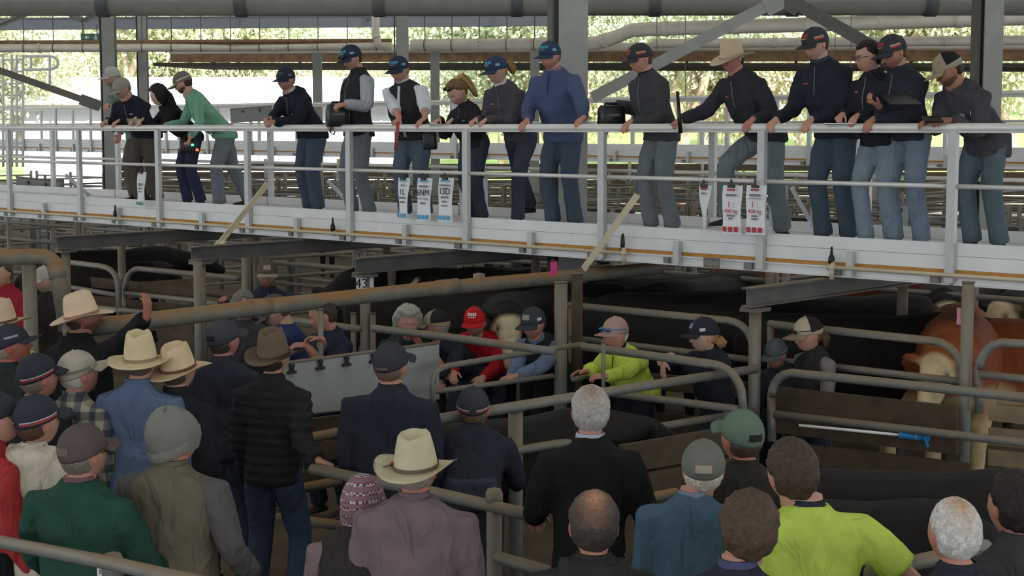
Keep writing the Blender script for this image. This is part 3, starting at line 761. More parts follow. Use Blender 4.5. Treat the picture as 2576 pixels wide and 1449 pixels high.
# trees: three shapes, copied
LEAF = [mat('gum_leaf_a', srgb(206, 210, 170), rough=.7, var=.3, scale=.8), mat('gum_leaf_b', srgb(190, 202, 164), rough=.7, var=.3, scale=.8), mat('gum_leaf_c', srgb(216, 212, 176), rough=.7, var=.3, scale=.8)]
BARK = mat('pale_gum_bark', srgb(196, 178, 156), rough=.9, var=.25, scale=3)
def tree_proto(seed, h, spread, lm):
    rr = random.Random(seed)
    t = thing('gum_tree', 'tree', 'tree', (0, 0, 0), 'gum trees outside the shed')
    tb = MB(); tips = []
    def limb(p, d, l, r, depth):
        pts = [p]; q = p.copy(); dd = d.copy()
        for i in range(4):
            dd = (dd + Vector((rr.uniform(-.18, .18), rr.uniform(-.18, .18), rr.uniform(0, .12)))).normalized()
            q = q + dd * l / 4; pts.append(q.copy())
        tb.tube(pts, [r * (1 - .14 * i) for i in range(5)], 6)
        if depth == 0: tips.extend(pts[2:]); return
        for i in range(4 if depth > 1 else 3):
            nd = (dd + Vector((rr.uniform(-1, 1), rr.uniform(-1, 1), rr.uniform(-.2, .7)))).normalized()
            limb(pts[rr.choice((2, 3, 4))], nd, l * .6, r * .5, depth - 1)
    limb(Vector((0, 0, -.3)), Vector((rr.uniform(-.1, .1), 0, 1)), h * .45, .32, 3)
    tb.build('trunk', BARK, t, True)
    vs = []; fs = []
    n = 15000
    for i in range(n):
        c = rr.choice(tips) + Vector((rr.gauss(0, spread), rr.gauss(0, spread), rr.gauss(-.2, spread * .8)))
        if c.z < .6: c.z = rr.uniform(.6, 3)
        a = Vector((rr.uniform(-1, 1), rr.uniform(-1, 1), rr.uniform(-1.6, .2))).normalized(); s_ = Vector((rr.uniform(-1, 1), rr.uniform(-1, 1), rr.uniform(-1, 1)))
        s_ = a.cross(s_).normalized(); l = rr.uniform(.14, .32); w = rr.uniform(.035, .08)
        k = len(vs)
        vs += [c, c + a * l * .5 + s_ * w, c + a * l, c + a * l * .5 - s_ * w]; fs.append((k, k + 1, k + 2, k + 3))
    cr = mesh_obj('crown', vs, fs, lm, t, False); cr['kind'] = 'stuff'
    return t
protos = [tree_proto(3, 11, .75, LEAF[0]), tree_proto(5, 13, .85, LEAF[1]), tree_proto(9, 9, .8, LEAF[2])]
for k in protos: k['label'] = ''
used = [False] * 3
random.seed(21)
tx = []
for i in range(34):
    row = i % 3
    Y = (68, 84, 104)[row] + random.uniform(-4, 4)
    X = (-.36 + .72 * ((i // 3) + .33 * row + random.uniform(-.2, .2)) / 11.2) * Y * 1.05
    tx.append((X, Y, i % 3 if random.random() < .5 else random.randrange(3)))
for X, Y, k in tx:
    if not used[k]: o = protos[k]; used[k] = True
    else: o = copy_tree(protos[k])
    zz = min(7.0, max(0, (Y - 74) * .11)) * max(0, min(1, (X + 30) / 40))
    o.location = (X, Y, zz - .1); o.rotation_euler = (0, 0, random.uniform(0, 6.28)); sc = random.uniform(.85, 1.25); o.scale = (sc, sc, sc)
    o['label'] = ('tall pale-barked gum tree with loose grey-green leaves beyond the sheds', 'broad gum tree with dense pale green leaves beyond the sheds', 'low spreading gum tree with yellowish leaves beyond the sheds')[k]
    o['group'] = ('tall gum trees', 'broad gum trees', 'low gum trees')[k]
# ================================================================== PEOPLE
PENDING = []       # (object, voxel, smooth_iters, post function) remeshed together in one pass
def soft(mb, name, m, parent, voxel=.016, iters=3, post=None):
    o = mb.build(name, m, parent, True)
    md = o.modifiers.new('r', 'REMESH'); md.mode = 'VOXEL'; md.voxel_size = voxel; md.use_smooth_shade = True
    if iters:
        ms = o.modifiers.new('s', 'SMOOTH'); ms.factor = .5; ms.iterations = iters
    PENDING.append((o, post))
    return o
def flush_pending():
    bpy.context.view_layer.update()
    dg = bpy.context.evaluated_depsgraph_get()
    done = []
    for o, post in PENDING:
        done.append(bpy.data.meshes.new_from_object(o.evaluated_get(dg), depsgraph=dg))
    for (o, post), me in zip(PENDING, done):
        old = o.data; o.modifiers.clear(); o.data = me; bpy.data.meshes.remove(old); me.name = o.name
        n = len(me.vertices)
        if n == 0: continue
        me.polygons.foreach_set('use_smooth', [True] * len(me.polygons))
        if post:
            co = np.empty(n * 3); me.vertices.foreach_get('co', co); co = co.reshape(-1, 3)
            no = np.empty(n * 3); me.vertices.foreach_get('normal', no); no = no.reshape(-1, 3)
            r = post(o, me, co, no)
            if r is not None: me.vertices.foreach_set('co', r.ravel()); me.update()
    PENDING.clear()
_NOFF = [0.0]
def wrinkle(amp=.007, sc=9.0):
    off = random.uniform(0, 50)
    def f(o, me, co, no):
        d = np.array([mnoise.noise(Vector((c[0] * sc + off, c[1] * sc, c[2] * sc * .55))) + .5 * mnoise.noise(Vector((c[0] * sc * 2.3, c[1] * sc * 2.3 + off, c[2] * sc * 1.4))) for c in co])
        return co + no * (d * amp)[:, None]
    return f
def quilt(amp=.015, pitch=.058):
    w = wrinkle(.004, 12)
    def f(o, me, co, no):
        c = w(o, me, co, no)
        return c + no * (amp * (np.abs(np.sin(co[:, 2] * math.pi / pitch)) - .5))[:, None]
    return f

def rotm(yaw, pitch, roll=0.0):
    """local x = right, y = forward, z = up -> world. yaw 0 looks to +Y, positive turns right; pitch positive looks down"""
    return Matrix.Rotation(-math.radians(yaw), 3, 'Z') @ Matrix.Rotation(-math.radians(pitch), 3, 'X') @ Matrix.Rotation(math.radians(roll), 3, 'Y')

# ---- head: one grid, modelled by displacement
NAZ, NEL = 60, 40
_az = np.linspace(0, 2 * math.pi, NAZ, endpoint=False)
_az = _az + .42 * np.sin(2 * _az) * 0 + .45 * np.cos(_az)          # denser around the front (az = pi/2)
_el = np.linspace(-math.pi / 2, math.pi / 2, NEL + 2)[1:-1]
def g2(x, s): return np.exp(-(x / s) ** 2)
def head_surface(A, E, jaw=1.0, female=False):
    ca, sa, ce, se = np.cos(A), np.sin(A), np.cos(E), np.sin(E)
    x = .0765 * ca * ce; y = .097 * sa * ce; z = .118 * se
    t = np.clip(-z / .118, 0, 1)
    front = np.clip(sa, 0, 1); back = np.clip(-sa, 0, 1)
    x = x * (1 + .10 * (np.abs(ce) ** .5) * (1 - t)) * (1 - .30 * t ** 1.6 * (1 - .4 * (1 - front)))
    # fuller lower face and square jaw
    y = np.where(sa > 0, y * (1 + .22 * t * ce ** .3 + .0), y * (1 - .42 * t ** 1.3))
    y = np.where(sa > 0, np.minimum(y, .088 + .25 * (y - .088)), y)
    zc = z.copy()
    n = lambda x0, z0, sx, sz: g2(x - x0, sx) * g2(zc - z0, sz) * (sa > 0)
    dy = .020 * n(0, -.028, .0115, .014) + .011 * n(0, -.010, .009, .022) + .004 * (n(.013, -.034, .008, .008) + n(-.013, -.034, .008, .008))
    dy += .006 * g2(zc - .022, .011) * g2(x, .055) * (sa > 0)
    dy -= .011 * (n(.031, .003, .015, .010) + n(-.031, .003, .015, .010))
    dy += .004 * (n(.031, .001, .010, .006) + n(-.031, .001, .010, .006))
    dy += .005 * (n(.046, -.022, .018, .016) + n(-.046, -.022, .018, .016))
    dy += .006 * n(0, -.062, .02, .006) + .006 * n(0, -.074, .018, .007) - .004 * n(0, -.068, .022, .003)
    dy += (.009 if not female else .005) * n(0, -.100, .024, .014)
    y = y + dy
    return np.stack([x, y, z], -1)
def build_head(sp):
    A, E = np.meshgrid(_az, _el)
    pts = head_surface(A, E, female=sp.get('fem', False)).reshape(-1, 3)
    top = np.array([[0, 0, .118]]); bot = np.array([[0, .02, -.118]])
    v = np.concatenate([pts, bot, top]); nb = len(pts)
    f = []
    for i in range(NEL - 1):
        for j in range(NAZ):
            f.append((i * NAZ + j, i * NAZ + (j + 1) % NAZ, (i + 1) * NAZ + (j + 1) % NAZ, (i + 1) * NAZ + j))
    for j in range(NAZ):
        f.append((nb, (j + 1) % NAZ, j)); f.append((nb + 1, (NEL - 1) * NAZ + j, (NEL - 1) * NAZ + (j + 1) % NAZ))
    skin = np.array(srgb(*sp.get('skin', (214, 164, 138))))
    c = np.tile(skin, (len(v), 1))
    x, y, z = v[:, 0], v[:, 1], v[:, 2]
    fr = y > .03
    def paint(mask, col, k):
        m = (np.clip(mask, 0, 1) * k)[:, None]
        c[:] = c * (1 - m) + np.array(col) * m
    red = skin * np.array([1.0, .72, .68])
    paint(fr * (g2(np.abs(x) - .042, .02) * g2(z + .03, .02)), red, .45)
    paint(fr * g2(x, .013) * g2(z + .03, .014), red, .4)
    paint(fr * g2(x, .026) * (g2(z + .062, .005) + g2(z + .073, .006)), np.array(srgb(168, 96, 88)) if not sp.get('fem') else np.array(srgb(176, 82, 84)), .75)
    paint(fr * g2(x, .024) * g2(z + .067, .0035), srgb(92, 44, 42), .7)
    hc = np.array(srgb(*sp.get('hair_rgb', (70, 52, 40))))
    paint(fr * (g2(np.abs(x) - .031, .019) ** 1.0) * g2(z - .021, .0055), hc, .85)
    paint(fr * (np.abs(np.abs(x) - .031) < .013) * g2(z - .002, .0055), srgb(228, 224, 218), .55)
    paint(fr * g2(np.abs(x) - .031, .006) * g2(z - .002, .006), srgb(40, 32, 28), 1.0)
    paint(fr * (np.abs(np.abs(x) - .031) < .017) * g2(z - .0095, .003), srgb(60, 40, 34), .7)
    b = sp.get('beard', 0)
    if b:
        jaw = (y > -.015) * np.clip((-.035 - z - .25 * np.clip(.06 - np.abs(x), 0, .02)) / .02, 0, 1) * (1 - g2(x, .018) * g2(z + .068, .008) * fr)
        bc = np.array(srgb(*sp.get('beard_rgb', sp.get('hair_rgb', (70, 52, 40)))))
        paint(jaw, bc, b)
    if sp.get('mo'):
        paint(fr * g2(x, .03) * g2(z + .053, .007), hc, .95)
    return v, f, c
def add_tube_raw(v, f, c, pts, rs, n, col):
    b = MB(); b.tube(pts, rs, n); k = len(v)
    v2 = np.array([tuple(p) for p in b.v]); f2 = [[i + k for i in q] for q in b.f]
    return np.concatenate([v, v2]), f + f2, np.concatenate([c, np.tile(col, (len(v2), 1))])

def hand_mb(mb, wrist, d, nrm, side, curl, sc=1.0, spread=.35):
    """d: direction of fingers, nrm: direction the palm faces, side: towards the thumb"""
    d = d.normalized(); side = side.normalized(); nrm = nrm.normalized()
    rings = []
    for t, w, th in ((-.01, .026, .019), (.02, .032, .018), (.055, .041, .016), (.088, .042, .013), (.096, .036, .010)):
        ctr = wrist + d * t * sc
        rings.append([ctr + side * (math.cos(a) * w * sc) + nrm * (math.sin(a) * th * sc) for a in [2 * math.pi * k / 12 for k in range(12)]])
    mb.loft(rings)
    for k, (off, l, r) in enumerate(((.031, .074, .0092), (.0105, .084, .0096), (-.0105, .077, .0092), (-.030, .06, .0082))):
        p = wrist + d * (.084 if k in (1, 2) else .078) * sc + side * off * sc
        dd = (d + side * (off * spread * 3)).normalized(); pts = [p - dd * .012]; ang = 0
        cu = curl * (1 + .08 * k)
        for seg, fr in enumerate((.45, .32, .23)):
            ang += cu * (.75, 1.0, .7)[seg]
            q = dd * math.cos(ang) + nrm * math.sin(ang)
            p = p + q * l * fr * sc; pts.append(p)
        mb.tube(pts, [r * sc, r * sc, r * .93 * sc, r * .72 * sc], 7)
    p = wrist + d * .022 * sc + side * .024 * sc
    t1 = (d * .62 + side * .75 + nrm * .25 * (1 + curl)).normalized(); t2 = (d * .9 + side * .3 + nrm * .35 * (1 + curl)).normalized()
    mb.tube([p, p + t1 * .036 * sc, p + t1 * .036 * sc + t2 * .03 * sc, p + t1 * .036 * sc + t2 * .054 * sc], [.0145 * sc, .0125 * sc, .011 * sc, .008 * sc], 7)

def ik(a, b, l1, l2, hint):
    d = b - a; L = min(d.length, (l1 + l2) * .995)
    if d.length > 1e-5: dn = d.normalized()
    else: dn = Vector((0, 0, -1))
    b = a + dn * L
    x = (l1 * l1 - l2 * l2 + L * L) / (2 * L); h = math.sqrt(max(0, l1 * l1 - x * x))
    n = hint - dn * hint.dot(dn)
    if n.length < 1e-4: n = Vector((0, 1, 0))
    return a + dn * x + n.normalized() * h, b

def ringpts(c, x, y, w, d, n=20, pw=2.5):
    out = []
    for k in range(n):
        a = 2 * math.pi * k / n; ca, sa = math.cos(a), math.sin(a)
        out.append(c + x * (math.copysign(abs(ca) ** (2 / pw), ca) * w) + y * (math.copysign(abs(sa) ** (2 / pw), sa) * d))
    return out

def dome_grid(R, Hc, off, rad, zcut, tilt, name, m, parent, nA=32, nE=12, post=None, bulge=None):
    """closed cap-like dome on the head: points below the cut plane are pulled on to it"""
    vs = []; fs = []
    for i in range(nE + 1):
        e = (math.pi / 2) * (1 - i / nE) * 1.0
        e = math.pi / 2 - (math.pi / 2 + .5) * i / nE
        for j in range(nA):
            a = 2 * math.pi * j / nA
            p = Vector((math.cos(a) * math.cos(e) * rad[0], math.sin(a) * math.cos(e) * rad[1], math.sin(e) * rad[2])) + Vector(off)
            if bulge: p = bulge(p, a, e)
            zc = zcut + tilt * p.y
            if p.z < zc: p.z = zc
            vs.append(Hc + R @ p)
    for i in range(nE):
        for j in range(nA):
            fs.append((i * nA + j, (i + 1) * nA + j, (i + 1) * nA + (j + 1) % nA, i * nA + (j + 1) % nA))
    fs.append(tuple(nE * nA + j for j in range(nA)))
    return mesh_obj(name, vs, fs, m, parent, True)

def make_cap(sp, t, R, Hc):
    k = sp['cap']
    m = fabric('cap_' + k.get('n', 'navy'), k.get('rgb', (34, 38, 52)), fold=.1)
    bm = fabric('brim_' + k.get('bn', k.get('n', 'navy')), k.get('brim', k.get('rgb', (34, 38, 52))), fold=.05)
    rad = (.092, .112, .108); off = (0, -.004, .026)
    tall = k.get('tall', 0)
    def bulge(p, a, e):
        if p.y > 0 and p.z > .03: p.z += tall * min(1, p.y / .06)
        return p
    o = dome_grid(R, Hc, off, rad, .010, .17, 'cap', m, t, bulge=bulge)
    if k.get('back'):          # trucker mesh back: second colour over the rear half
        bk = fabric('capback_' + k['bkn'], k['back'], fold=.05)
        vs = []; fs = []; nA, nE = 18, 8
        for i in range(nE + 1):
            for j in range(nA + 1):
                a = math.pi * (.93 + 1.14 * j / nA); e = math.radians(4 + 84 * i / nE)
                vs.append(Hc + R @ (Vector((math.cos(a) * math.cos(e) * rad[0] * 1.012, math.sin(a) * math.cos(e) * rad[1] * 1.012, math.sin(e) * rad[2] * 1.012)) + Vector(off)))
        for i in range(nE):
            for j in range(nA): fs.append((i * (nA + 1) + j, i * (nA + 1) + j + 1, (i + 1) * (nA + 1) + j + 1, (i + 1) * (nA + 1) + j))
        mesh_obj('cap_back', vs, fs, bk, o, True)
    # brim
    vs = []; fs = []; nA, nR = 16, 5
    bl = k.get('bl', .072)
    for side in (0, 1):
        for i in range(nR + 1):
            for j in range(nA + 1):
                a = math.pi / 2 + math.radians(-62 + 124 * j / nA); u = (a - math.pi / 2) / math.radians(62)
                rr = (i / nR) * bl * (1 - .55 * abs(u) ** 2.2)
                p = Vector((math.cos(a) * (rad[0] * .985), math.sin(a) * rad[1] * .97, 0)) + Vector((math.cos(a) * rr * .5, rr * 1.05, 0))
                p.z = .010 + .17 * math.sin(a) * rad[1] * .97 + .001 - .13 * rr - .016 * u * u * (i / nR) - (.004 if side else 0)
                vs.append(Hc + R @ p)
    n1 = (nR + 1) * (nA + 1)
    for i in range(nR):
        for j in range(nA):
            q = (i * (nA + 1) + j, i * (nA + 1) + j + 1, (i + 1) * (nA + 1) + j + 1, (i + 1) * (nA + 1) + j)
            fs.append(q[::-1]); fs.append(tuple(x + n1 for x in q))
    for j in range(nA):
        q = nR * (nA + 1) + j; fs.append((q, q + 1, q + 1 + n1, q + n1))
    mesh_obj('brim', vs, fs, bm, o, True)
    part('button', bm, o, lambda b: b.ball(Hc + R @ Vector((0, 0, off[2] + rad[2])), .008, 8, 5), True)
    def patch(a0, a1, e0, e1, name, mm, push=1.03, nA=8, nE=3, slope=0):
        vs = []; fs = []
        for i in range(nE + 1):
            for j in range(nA + 1):
                a = math.radians(a0 + (a1 - a0) * j / nA); e = math.radians(e0 + (e1 - e0) * i / nE + 9 * (1 + math.cos(a)) * .75 * (slope != 0))
                p = Vector((math.sin(a) * math.cos(e) * rad[0] * push, math.cos(a) * math.cos(e) * rad[1] * push, math.sin(e) * rad[2] * push)) + Vector(off)
                p = bulge(p, 0, 0)
                vs.append(Hc + R @ p)
        for i in range(nE):
            for j in range(nA): fs.append((i * (nA + 1) + j, (i + 1) * (nA + 1) + j, (i + 1) * (nA + 1) + j + 1, i * (nA + 1) + j + 1))
        mesh_obj(name, vs, fs, mm, o, True)
    for (kind, rgb) in k.get('marks', ()):
        mm = mat('mark_%d_%d_%d' % rgb, srgb(*rgb), var=.04, rough=.8)
        if kind == 'logo':          # short word-like badge made of separate letter blocks
            for q in range(5): patch(-27 + q * 11.2, -27 + q * 11.2 + 8.4, 26, 40, 'logo_letter', mm, nA=2)
        elif kind == 'logo_sub':
            patch(-20, 20, 19, 22, 'logo_line', mm)
        elif kind == 'badge': patch(-24, 24, 22, 44, 'badge', mm)
        elif kind == 'dot': patch(-38, -29, 26, 40, 'logo_dot', mm, nA=3)
        elif kind == 'side': patch(55, 100, 14, 21, 'side_stripe', mm); patch(-100, -55, 14, 21, 'side_stripe', mm)
        elif kind == 'side2': patch(55, 100, 8, 13, 'side_stripe', mm); patch(-100, -55, 8, 13, 'side_stripe', mm)
        elif kind == 'sideflag': patch(60, 82, 10, 22, 'side_flag', mm); patch(-82, -60, 10, 22, 'side_flag', mm)
        elif kind == 'edge': patch(62, 168, -9, -4, 'edge_stripe', mm, slope=-9); patch(-168, -62, -9, -4, 'edge_stripe', mm, slope=9)
        elif kind == 'edge2': patch(62, 168, -3, 0, 'edge_stripe', mm, slope=-9); patch(-168, -62, -3, 0, 'edge_stripe', mm, slope=9)
        elif kind == 'band': patch(70, 290, 2, 10, 'cap_band', mm, nA=20)
        elif kind == 'hole': patch(158, 202, 0, 17, 'strap_opening', mm, push=1.012)
        elif kind == 'strap': patch(156, 204, -8, -2, 'strap', mm, push=1.02)
    if k.get('shades'):
        sm = mat('blue_mirror_lens', srgb(60, 120, 190), rough=.08, var=0, metal=.7) if k['shades'] == 'blue' else mat('black_lens', srgb(14, 14, 16), rough=.1, var=0, spec=.6)
        g = MB()
        for sx in (-1, 1):
            c = Vector((sx * .034, .118, .052)); g.ball(Hc + R @ c, (.027, .008, .016), 10, 6, (R @ Vector((1, 0, 0)), R @ Vector((0, 1, 0)), R @ Z3))
            g.tube([Hc + R @ Vector((sx * .06, .105, .055)), Hc + R @ Vector((sx * .098, .05, .05)), Hc + R @ Vector((sx * .1, -.02, .045))], .003, 5)
        g.bar(Hc + R @ Vector((-.02, .122, .055)), Hc + R @ Vector((.02, .122, .055)), .004, .005)
        so = g.build('sunglasses', sm, o, True)
    return o

def make_hat(sp, t, R, Hc):
    k = sp['hat']; R = R * (1 / 1.06)
    m = mat('felt_' + k['n'], srgb(*k['rgb']), rough=.95, var=.08, scale=12, bump=.15, bscale=200, spec=.1)
    nA = 40; rx, ry = .092, .112; bw = k.get('bw', .085); ch = k.get('ch', .125) + .030; z0 = .004
    rings = []
    # crown from the top dent outwards
    for fr, zz in ((0.02, -.024), (.25, -.021), (.48, -.010), (.66, -.001), (.80, .0), (.90, -.012), (.965, -.05), (1.0, -.5), (1.02, -1.0)):
        ring = []
        for j in range(nA):
            a = 2 * math.pi * j / nA; ca, sa = math.cos(a), math.sin(a)
            z = z0 + ch + (zz if zz > -.2 else zz * ch)
            if zz == -.5: z = z0 + ch * .45
            if zz == -1.0: z = z0
            x = ca * rx * fr; y = sa * ry * fr
            top = max(0.0, (z - z0) / ch)
            pinch = 1 - .34 * top * max(0, sa) ** 1.0
            x *= pinch * (1 - .14 * top); y *= (1 - .12 * top)
            if fr <= .9: z += -.017 * k.get('crease', 1) * math.exp(-(x / .022) ** 2) * (1 if fr < .85 else .4) + .012 * (sa < 0) * abs(sa) * 0
            z += .014 * sa * top * (-1 if k.get('tear') else .4)
            ring.append(Hc + R @ Vector((x, y, z)))
        rings.append(ring)
    for fr in (.0, .35, .7, 1.0):
        ring = []
        for j in range(nA):
            a = 2 * math.pi * j / nA; ca, sa = math.cos(a), math.sin(a)
            w = bw * fr * (1 + .1 * abs(sa))
            z = z0 + k.get('curl', .035) * (abs(ca) ** 2.5) * fr ** 1.7 - .018 * fr * (max(0, sa)) - .006 * fr
            ring.append(Hc + R @ Vector((ca * (rx * 1.03 + w * (1 - .12 * fr * abs(ca))), sa * (ry * 1.03 + w), z)))
        rings.append(ring)
    for fr in (1.0, .5, .0):
        ring = []
        for j in range(nA):
            a = 2 * math.pi * j / nA; ca, sa = math.cos(a), math.sin(a)
            w = bw * fr * (1 + .1 * abs(sa))
            z = z0 + k.get('curl', .035) * (abs(ca) ** 2.5) * fr ** 1.7 - .018 * fr * (max(0, sa)) - .006 * fr - .005
            ring.append(Hc + R @ Vector((ca * (rx * .97 + w * (1 - .12 * fr * abs(ca))), sa * (ry * .97 + w), z)))
        rings.append(ring)
    b = MB(); b.loft(rings, caps=True)
    o = b.build('hat', m, t, True)
    bandm = mat('hatband_' + k['n'], srgb(*k.get('band', (104, 78, 62))), rough=.6, var=.1)
    br = []
    for zz in (.004, .022):
        br.append([Hc + R @ Vector((math.cos(2 * math.pi * j / nA) * rx * 1.045, math.sin(2 * math.pi * j / nA) * ry * 1.045, z0 + zz)) for j in range(nA)])
    bb = MB(); bb.loft(br, caps=False); bb.build('hat_band', bandm, o, True)
    if k.get('knot'):
        part('band_knot', mat('knot_red', srgb(170, 60, 50), var=.05), o, lambda q: q.ball(Hc + R @ Vector((-rx * 1.08, -.02, z0 + .014)), .012, 8, 5), True)
        part('band_tail', bandm, o, lambda q: q.tube([Hc + R @ Vector((-rx * 1.08, -.03, z0 + .014)), Hc + R @ Vector((-rx * 1.35, -.06, z0 + .012))], .004, 5), True)
    return o

def hair_shell(sp, t, R, Hc):
    """closed shell over the skull; thickness goes below zero outside the hairline"""
    k = sp.get('hair')
    if not k: return
    nA, nE = 56, 32
    rgb = np.array(srgb(*sp.get('hair_rgb', (70, 52, 40))))
    az = np.linspace(0, 2 * math.pi, nA, endpoint=False); el = np.linspace(-1.35, 1.55, nE)
    A, E = np.meshgrid(az, el); base = head_surface(A, E).reshape(-1, 3)
    a = A.ravel(); e = E.ravel()
    sa = np.sin(a)
    line = np.where(sa > .35, .62 + .1 * np.cos(2 * a), np.where(sa > -.1, -.02 - .25 * (.35 - sa) , -.45 - .25 * np.clip(-sa, 0, 1)))
    line = np.where((sa > .05) & (sa <= .35), .1 + 1.0 * (sa - .05), line)
    if k == 'short': th, rough_ = .011, .004
    elif k == 'bushy': th, rough_ = .021, .010
    elif k == 'curly': th, rough_ = .040, .012
    elif k == 'long': th, rough_ = .022, .006; line = np.where(sa < .1, line - .75, line)
    elif k == 'bun': th, rough_ = .014, .003
    elif k == 'bald': th, rough_ = .012, .004
    else: th, rough_ = .012, .004
    thick = np.clip((e - line) / .18, -1, 1) * th
    thick = np.where(thick < 0, -.012, thick)
    nz = np.array([mnoise.noise(Vector((p[0] * 55 + 3 * th, p[1] * 55, p[2] * 28))) for p in base])
    nz2 = np.array([mnoise.noise(Vector((p[0] * 140, p[1] * 140, p[2] * 60))) for p in base])
    thick = thick + np.where(thick > 0, rough_ * nz + rough_ * .5 * nz2, 0)
    if k not in ('long', 'curly'):      # leave the ears free
        ear = np.exp(-((base[:, 1] + .010) / .026) ** 2 - ((base[:, 2] + .014) / .034) ** 2) * (np.abs(base[:, 0]) > .04)
        thick = thick - (th + .012) * ear
    if sp.get('under') is not None: thick = np.where(base[:, 2] > sp['under'] + .17 * base[:, 1], -.012, thick)
    nrm = base / np.array([.077, .097, .118]) ** 2; nrm /= np.linalg.norm(nrm, axis=1)[:, None]
    pts = base + nrm * thick[:, None]
    M = np.array(R); w = pts @ M.T + np.array(Hc)
    fs = []
    for i in range(nE - 1):
        for j in range(nA): fs.append((i * nA + j, i * nA + (j + 1) % nA, (i + 1) * nA + (j + 1) % nA, (i + 1) * nA + j))
    fs.append(tuple((nE - 1) * nA + j for j in range(nA))); fs.append(tuple(range(nA - 1, -1, -1)))
    cols = np.tile(rgb, (len(w), 1)) * (1 + .35 * nz2)[:, None]
    if sp.get('sides_rgb'):
        sr = np.array(srgb(*sp['sides_rgb'])); kk = np.clip((.25 - e) / .4, 0, 1)[:, None]
        cols = cols * (1 - kk) + sr * kk
    if sp.get('crown_rgb'):
        sr = np.array(srgb(*sp['crown_rgb'])); kk = (.9 * np.exp(-((base[:, 0]) / .036) ** 2 - ((base[:, 1] + .03) / .05) ** 2) * (base[:, 2] > .02) * (1 + .35 * nz2))[:, None]
        cols = cols * (1 - kk) + sr * kk
    h = mesh_obj('hair', w, fs, HAIRM, t, True, cols=np.clip(cols, 0, 1))
    return h
def hair_tail(t, R, Hc, rgb, pts, rs, name='ponytail'):
    b = MB(); pp = [Hc + R @ Vector(p) for p in pts]
    for k in range(9):
        rr = random.Random(k); o = Vector((rr.uniform(-1, 1), rr.uniform(-1, 1), rr.uniform(-.3, .3)))
        b.tube([p + (R @ o) * r * .75 for p, r in zip(pp, rs)], [r * .45 for r in rs], 6)
    return mesh_obj(name, b.v, b.f, HAIRM, t, True, cols=np.tile(np.array(srgb(*rgb)), (len(b.v), 1)))

